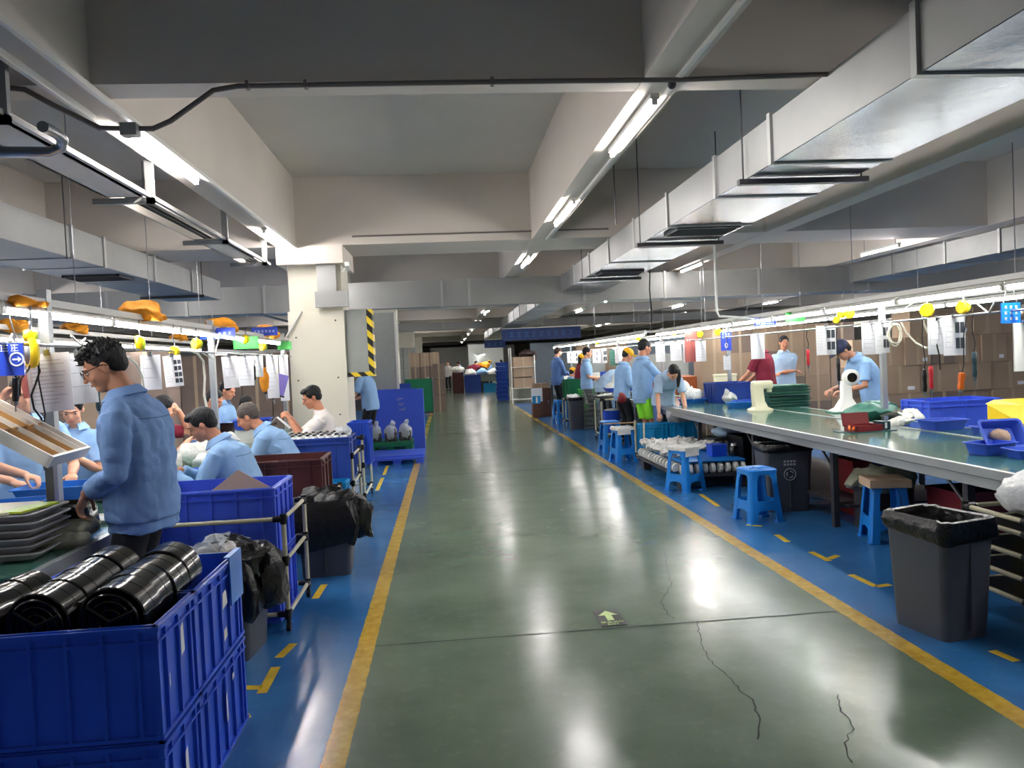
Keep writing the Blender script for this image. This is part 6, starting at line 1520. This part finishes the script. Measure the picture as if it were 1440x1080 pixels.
for k in range(22):
    if k < 9: x, y, rz_ = 2.62+k*0.088, 8.48, 0
    else: x, y, rz_ = 2.60, 8.62+(k-9)*0.13, PI/2
    if dsk is None:
        dsk = thing('wrapped_disc', 'white disc wrapped in film between the two decks of the low trolley', 'disc', (x, y, 0.17), rz_, G)
        ob('disc', MB().lathe([(0.02, -0.022), (0.055, -0.02), (0.058, 0), (0.055, 0.02), (0.02, 0.022)], n=20).xf(Matrix.Translation((0, 0, 0.06)) @ Matrix.Rotation(PI/2, 4, 'Y')), 'foam_white', dsk, smooth=40)
        ob('hub', MB().lathe([(0.0, 0.02), (0.028, 0.024), (0.0, 0.026)], n=14).xf(Matrix.Translation((0, 0, 0.06)) @ Matrix.Rotation(PI/2, 4, 'Y')), 'dark_steel', dsk)
    else: dup(dsk, (x, y, 0.17), rz_, None, G)
for k, (x, y, z, s, lab) in enumerate([(2.72, 9.0, .33, 1.0, 'crumpled film-wrapped parts heap at the near left of the low trolley'), (2.75, 9.6, .33, 1.1, 'film-wrapped heap in the middle of the low trolley'), (3.05, 9.9, .33, 1.2, 'film-wrapped heap at the far side of the low trolley'), (3.25, 9.45, .33, .9, 'film-wrapped heap on the bench side of the low trolley'), (2.72, 10.1, .33, .9, 'film-wrapped heap at the far left corner of the low trolley')]):
    t = thing('wrapped_parts', lab, 'wrapped parts', (x, y, z)); ob('film', MB().sph((0, 0, 0.035), (0.19*s, 0.27*s, 0.05*s), None, 30, 18).noisy(0.05, 20, k+4), 'bubble_film', t, smooth=35)
t = thing('small_box', 'small blue box on the upper deck of the low trolley', 'box', (3.16, 8.85, 0.316)); ob('box', MB().bb(-.09, .09, -.1, .1, 0, .13), 'crate_blue', t); ob('lid', MB().bb(-.095, .095, -.105, .105, .12, .135), 'crate_blue', t)
t = thing('teal_film_roll', 'black jar on the right end of the low trolley', 'jar', (3.33, 8.75, 0.316)); ob('jar', MB().lathe([(0.05, 0), (0.055, .01), (.055, .1), (.04, .12)], n=18), 'black_gloss', t, smooth=40); ob('cap', MB().lathe([(0.03, .12), (.03, .145), (.0, .146)], n=14), 'white_plastic', t)
# teal crates with pipe rack
crate('storage_crate', 'left teal crate in the pipe rack by the film-topped stool', 'crate', 2.74, 3.12, 10.75, 11.15 if False else 10.95, 0.12, 0.56, 'crate_teal', ribs=3)
crate('storage_crate', 'right teal crate in the pipe rack, under the bending worker', 'crate', 3.16, 3.58, 10.75, 10.95, 0.12, 0.56, 'crate_teal', ribs=3)
pipe_rack('ivory pipe rack framing the two teal crates', 3.16, 10.72, 0.9, 0.5, 0.60, (0.1,), top=False, wheels=False)
t = thing('film_bundle', 'clear film bundles standing on the teal crates', 'plastic film', (3.3, 10.82, 0.56)); ob('film', MB().sph((0, 0, 0.1), (0.17, 0.12, 0.13), None, 20, 12).sph((0.16, 0, 0.1), (0.1, 0.1, 0.11)).noisy(0.04, 14, 2), 'clear_film', t, smooth=40); ob('inner_parts', MB().sph((0, 0, 0.07), (0.12, 0.08, 0.08)).noisy(0.03, 20, 2), 'wire_grey', t, smooth=40)
t = thing('tan_stick', 'thin wooden strip lying across the stools by the teal crates', 'strip', (2.62, 11.75, 0.49)); ob('strip', MB().box((0.05, 0, 0.01), (0.55, 0.04, 0.015)), 'tan_board', t); ob('tip', MB().box((-0.25, 0, 0.02), (0.05, 0.03, 0.02)), 'dark_steel', t)
# rack with bucket
pipe_rack('tall ivory pipe rack with a blue bucket beside the wire baskets', 2.98, 13.95, 0.42, 0.6, 0.80, (0.14,), top=True)
t = thing('blue_bucket', 'dark blue bucket with white contents in the tall pipe rack', 'bucket', (3.0, 13.9, 0.155)); ob('bucket', MB().lathe([(0.14, 0), (0.165, .38), (.172, .38), (.172, .4), (.15, .4)], n=24), 'crate_blue', t, smooth=40); ob('contents', MB().sph((0, 0, .4), (.13, .13, .03)).noisy(.01, 20, 1), 'foam_white', t, smooth=50)
t = thing('dark_tray', 'dark tray with small tools on the tall pipe rack', 'tray', (2.95, 13.95, 0.80)); ob('tray', MB().bb(-.22, .22, -.3, .3, 0, .03), 'dark_steel', t); ob('tools', MB().tube((-.2, -.1, .04), (.1, .1, .05), .012).tube((-.1, -.2, .04), (.0, .2, .05), .01), 'white_plastic', t)
tray('parts_tray', 'blue tray heaped with white parts on the grey wire baskets', 'tray', (3.3, 14.6, 0.86), 0.5, 0.5, 0.08, 'tray_royal')
t = thing('plastic_bag', 'pointed white heap in the blue tray above the wire baskets', 'plastic bag', (3.25, 14.6, 0.92)); ob('bag', MB().sph((0, 0, 0.03), (0.2, .2, .09)).sph((0, 0, .14), (.05, .05, .14)).noisy(.03, 12, 4), 'foam_white', t, smooth=50)
t = thing('red_bag', 'dull red bag held low by the worker in yellow cap', 'bag', (2.98, 12.9, 0.83)); ob('bag', MB().sph((0, 0, 0), (.075, .07, .095)).noisy(.03, 12, 1), 'maroon_box', t, smooth=50)
t = thing('support_table', 'grey table under the tray heaped with white parts', 'table', (3.3, 14.6, 0)); ob('top', MB().bb(-.3, .3, -.3, .3, .82, .858), 'wire_grey', t)
for sx in (-.27, .27):
    for sy in (-.27, .27): ob('leg', MB().bb(sx-.02, sx+.02, sy-.02, sy+.02, 0, .82), 'wire_grey', t)
# grey wire baskets
G = 'stacked grey wire baskets'
bk = None
for row in range(8):
    for k in range(1):
        z = 0.02+row*0.105
        if bk is None:
            bk = thing('wire_basket', 'grey wire basket in the stack beside the small grey bin', 'basket', (3.18, 16.3, z), 0, G)
            mb = MB(); w2, d2 = .26, .2
            for zz in (0.005, 0.05, 0.095): mb.bb(-w2, w2, -d2-.004, -d2+.004, zz-.004, zz+.004).bb(-w2, w2, d2-.004, d2+.004, zz-.004, zz+.004).bb(-w2-.004, -w2+.004, -d2, d2, zz-.004, zz+.004).bb(w2-.004, w2+.004, -d2, d2, zz-.004, zz+.004)
            for q in range(12): x = -w2+q*2*w2/11; mb.bb(x-.003, x+.003, -d2-.004, -d2+.004, 0, .1).bb(x-.003, x+.003, d2-.004, d2+.004, 0, .1).bb(x-.003, x+.003, -d2, d2, 0, .006)
            ob('wire_frame', mb, 'wire_grey', bk); ob('rim', MB().bb(-w2, w2, -d2-.008, -d2, .09, .1), 'wire_grey', bk)
        else: dup(bk, (3.18+random.uniform(-.01, .01), 16.3, z), 0, None, G)
crate('storage_crate', 'green ribbed crate with a white notice behind the small grey bin', 'crate', 2.75, 3.15, 17.6, 18.0, 0.62, 1.05, 'crate_green', ribs=4)
t = thing('green_bin', 'bright green tub beside the green ribbed crate', 'tub', (3.2, 17.2, .35)); mb = MB(); mb.loft(mb.rrect([(.16, .16, .03, 0), (.2, .2, .03, .45), (.21, .21, .03, .46), (.21, .21, .03, .48), (.19, .19, .03, .48), (.15, .15, .03, .05)], 3)); ob('tub', mb, 'sign_green', t, smooth=40); ob('notice', MB().bb(-.12, .02, -.205, -.2, .15, .42), 'paper', t); ob('base', MB().bb(-.16, .16, -.16, .16, -.35, 0), 'crate_green', t)
pipe_rack('ivory pipe frame supporting the green ribbed crate', 2.95, 17.8, 0.44, 0.44, 0.62, (0.1,), top=True, wheels=False)
t = thing('brown_cabinet', 'dark brown wooden cabinet with a paper on it at the aisle edge', 'cabinet', (2.55, 20.7, 0)); ob('body', MB().bb(-.24, .24, -.3, .3, 0, .75), 'wood_brown', t); ob('top', MB().bb(-.25, .25, -.31, .31, .75, .775), 'wood_brown', t); ob('notice', MB().bb(-.3, .0, -.315, -.305, .42, .78), 'paper', t); ob('door', MB().bb(-.2, .2, -.31, -.302, .05, .7), 'wood_brown', t); ob('handle', MB().bb(.15, .17, -.325, -.31, .35, .45), 'steel', t)
t = thing('blue_box', 'small blue and white box leaning on the brown cabinet', 'box', (2.36, 20.2, 0.38)); ob('box', MB().bb(-.1, .1, -.06, .06, 0, .2), 'crate_teal', t); ob('panel', MB().bb(-.02, .03, -.064, -.06, .02, .18), 'white_plastic', t); ob('shelf', MB().bb(-.1, .1, -.06, .06, -.38, 0), 'wood_brown', t)
place_carton('low tan carton on the brown cabinet', 2.55, 20.75, .776, .4, .3, .12, 'cardboard', None)

# ================================================================ far aisle
t = thing('pipe_shelf', 'tall white pipe shelf with tan crates at the end of the yellow line', 'shelf', (2.75, 27.6, 0))
for sx in (-.42, .42):
    for sy in (-.4, .4): ob('post', MB().bb(sx-.02, sx+.02, sy-.02, sy+.02, 0, 2.0 if sx < 0 else 1.7), 'white_frame', t)
for z in (.15, .55, 1.3): ob('shelf_level', MB().bb(-.42, .42, -.4, .4, z-.02, z), 'white_frame', t)
for k, (z, lab) in enumerate([(.552, 'lower tan crate on the white pipe shelf'), (.95, 'upper tan crate on the white pipe shelf'), (1.302, 'tan carton on the top of the white pipe shelf')]):
    place_carton(lab, 2.78, 27.6, z, .72, .6, .36 if k != 1 else .34, 'cardboard', None)
t = thing('dark_cloth_pile', 'dark clothes piled at the right end of the white pipe shelf', 'clothes', (2.95, 27.5, 1.76)); ob('pile', MB().sph((0, 0, 0), (.32, .25, .13)).noisy(.08, 5, 1), 'hair_brown', t, smooth=40); ob('sleeve', MB().sph((.25, -.2, -.1), (.09, .06, .2)).noisy(.04, 8, 1), 'hair_brown', t, smooth=40)
G = 'dark navy trays in the tall stack by the white pipe shelf'
f0 = None
for k in range(9):
    if f0 is None: f0 = tray('stacked_tray', 'dark navy tray in the tall stack beside the white pipe shelf', 'tray', (2.15, 29.5, .02), .5, .5, .155, 'crate_blue_deep', 0, G)
    else: c = f0.copy(); COL.objects.link(c); c.location = (2.15+random.uniform(-.02, .02), 29.5, .02+k*.165)
t = thing('grey_backboard', 'tall grey board behind the distant station', 'board', (2.3, 46, 0)); ob('board', MB().bb(-.9, 1.2, 0, .1, 0, 2.6), 'grey_panel', t); ob('frame', MB().bb(-.95, 1.25, -.02, .12, 2.6, 2.66), 'dark_steel', t)
crate('storage_crate', 'dark blue crate at the left of the distant station', 'crate', .95, 1.75, 39, 39.7, 0, .9, 'crate_blue_deep', ribs=4)
crate('storage_crate', 'grey-green crate at the right of the distant station', 'crate', 1.8, 2.65, 39, 39.7, .55, .9, 'wire_grey', ribs=4)
crate('storage_crate', 'dark maroon crate at the corner of the distant station', 'crate', .35, .9, 39.3, 40.6, 0, 1.05, 'crate_maroon', ribs=4)
crate('storage_crate', 'teal crate low in the distant station', 'crate', 1.9, 2.5, 38.9, 39.2, 0, .45, 'crate_teal', ribs=3)
for k, (x, y, z, m_, lab) in enumerate([(1.3, 39.4, 1.0, 'foam_white', 'white cloths heaped on the distant station, left'), (1.9, 39.6, 1.0, 'shirt_light', 'light blue cloths heaped on the distant station, middle'), (2.45, 39.5, 1.0, 'foam_white', 'white cloths heaped on the distant station, right'), (.7, 40.2, 1.2, 'foam_white', 'white cloths on the far left of the distant station'), (1.5, 40.4, 1.25, 'shirt_maroon', 'dark red cloth in the distant station'), (2.0, 40.6, 1.35, 'orange_cloth', 'orange cloth in the distant station')]):
    t = thing('cloth_heap', lab, 'cloth', (x, y, z)); ob('cloth', MB().sph((0, 0, 0), (.36, .3, .18)).noisy(.13, 4, k), m_, t, smooth=40); 
    if k > 3: ob('support', MB().bb(-.2, .2, -.12, .12, -z, -.05), 'dark_steel', t)
t = thing('far_bench', 'dim bench on the left side far down the hall', 'work bench', (-3.5, 34, 0)); ob('top', MB().bb(-1.5, 1.2, -6, 3.5, .75, .8), 'grey_panel', t); ob('front', MB().bb(-1.4, 1.1, -5.9, 3.4, 0, .75), 'dark_steel', t)
# rest of the far right: benches with mixed boxes
for k, (x, y, m_, lab) in enumerate([(5.05, 17.5, 'grey_panel', 'pale cabinet far behind the workers in caps'), (5.05, 20, 'wall_paint', 'tall grey cabinet far behind the worker in grey-blue'), (5.3, 27.9, 'grey_panel', 'grey locker beside the farthest lamps'), (7.5, 18, 'cardboard', 'tall brown panel far to the right')]):
    t = thing('cabinet', lab, 'cabinet', (x, y, 0)); ob('body', MB().bb(-.5, .5, -.3, .3, 0, 1.55), m_, t); ob('door', MB().bb(-.45, .0, -.31, -.3, .05, 1.5), m_, t); ob('door', MB().bb(.02, .45, -.31, -.3, .05, 1.5), m_, t)
bench('second green bench behind the first on the right, full of parts', 5.6, 6.8, 14.9, 26, .78, (15, 18, 21, 25))
G = 'assorted parts on the benches far right'
for k in range(26):
    m_ = ('foam_white', 'tray_royal', 'cardboard', 'shirt_pale', 'crate_blue', 'lip', 'cream_plastic')[k % 7]
    x = random.uniform(3.7, 4.6); y = 15+k*.42
    o_ = ob('assorted_box', MB().bb(-.14, .14, -.12, .12, 0, random.uniform(.15, .4)), m_); o_.location = (x, y, .781); tag(o_, 'small box among the clutter on the far right bench', 'box', G)
bench('far green bench continuing the right row beyond the terracotta boxes', 3.6, 4.75, 16.2, 27, .78, (16.6, 19, 22, 25, 26.8))
G2 = 'sheets hanging over the far right bench'
f0 = None
for k in range(12):
    x = 3.9+random.uniform(-.1, .3); y = 15.5+k*.9
    if f0 is None:
        f0 = paper('hanging sheet among those over the far right bench', x, y, 1.74, .2, .36, 0, 5, 2, G2)
    else: dup(f0, (x, y, 1.74), random.uniform(-.2, .2), None, G2)

# right edge rack with bags
pr_ = pipe_rack('ivory pipe cart with black decks cut off by the right picture edge', 3.22, 3.95, 0.5, 0.5, 0.62, (0.16, 0.28, 0.40, 0.52))
for z in (0.16, 0.28, 0.40, 0.52): ob('deck', MB().bb(-.25, .25, -.25, .25, z-.008, z+.008), 'black_plastic', pr_)
t = thing('wrapped_parts', 'white film-wrapped parts on the pipe cart at the right edge', 'wrapped parts', (3.2, 3.9, .62)); ob('film', MB().sph((0, 0, .07), (.22, .2, .12), None, 22, 14).noisy(.04, 12, 2), 'white_film', t, smooth=40); ob('lower_wrap', MB().sph((-.02, -.2, -.03), (.2, .08, .09)).noisy(.03, 12, 7), 'white_film', t, smooth=40)
t = thing('red_boot', 'dark post foot with red base under the near end of the right bench', 'foot', (4.2, 5.3, 0)); ob('post', MB().tube((0, 0, .05), (0, 0, .7), .02), 'ivory_pipe', t); ob('base', MB().bb(-.1, .1, -.06, .06, 0, .05), 'maroon_box', t)

for k in range(9): bench_lamp('glowing tube lamp in the second row at the far end of the hall right', 5.35, 15.6+k*1.26, 1.93, 1.24, 'far second lamp row on the right')
for k in range(9): bench_lamp('glowing tube lamp in a distant row right of the partition', 7.2, 15.0+k*1.26, 1.85, 1.24, 'distant lamp row')
for k in range(8): bench_lamp('glowing fill tube lamp in the added row left beyond the big column', -4.2, 14.5+k*1.26, 1.9, 1.24, 'added distant left fill lamp row')  # row added to light the black background on the far left
for (x, y0, y1, zz, nm) in ((5.35, 15.6, 27, 1.98, 'lamp carrier of the far second row right'), (7.2, 15, 26.4, 1.90, 'lamp carrier of the distant right row'), (-4.2, 14.5, 24.6, 1.95, 'lamp carrier of the added distant left fill row')):
    t = thing('lamp_carrier', nm, 'lamp frame', (x, y0, zz))
    ob('beam', MB().bb(-0.02, 0.02, 0, y1-y0, 0.01, 0.05), 'white_frame', t)
    for k in range(5): ob('hanger', MB().tube((0, k*(y1-y0)/4, 0.05), (0, k*(y1-y0)/4, ZS-zz), 0.005, 6), 'steel', t)
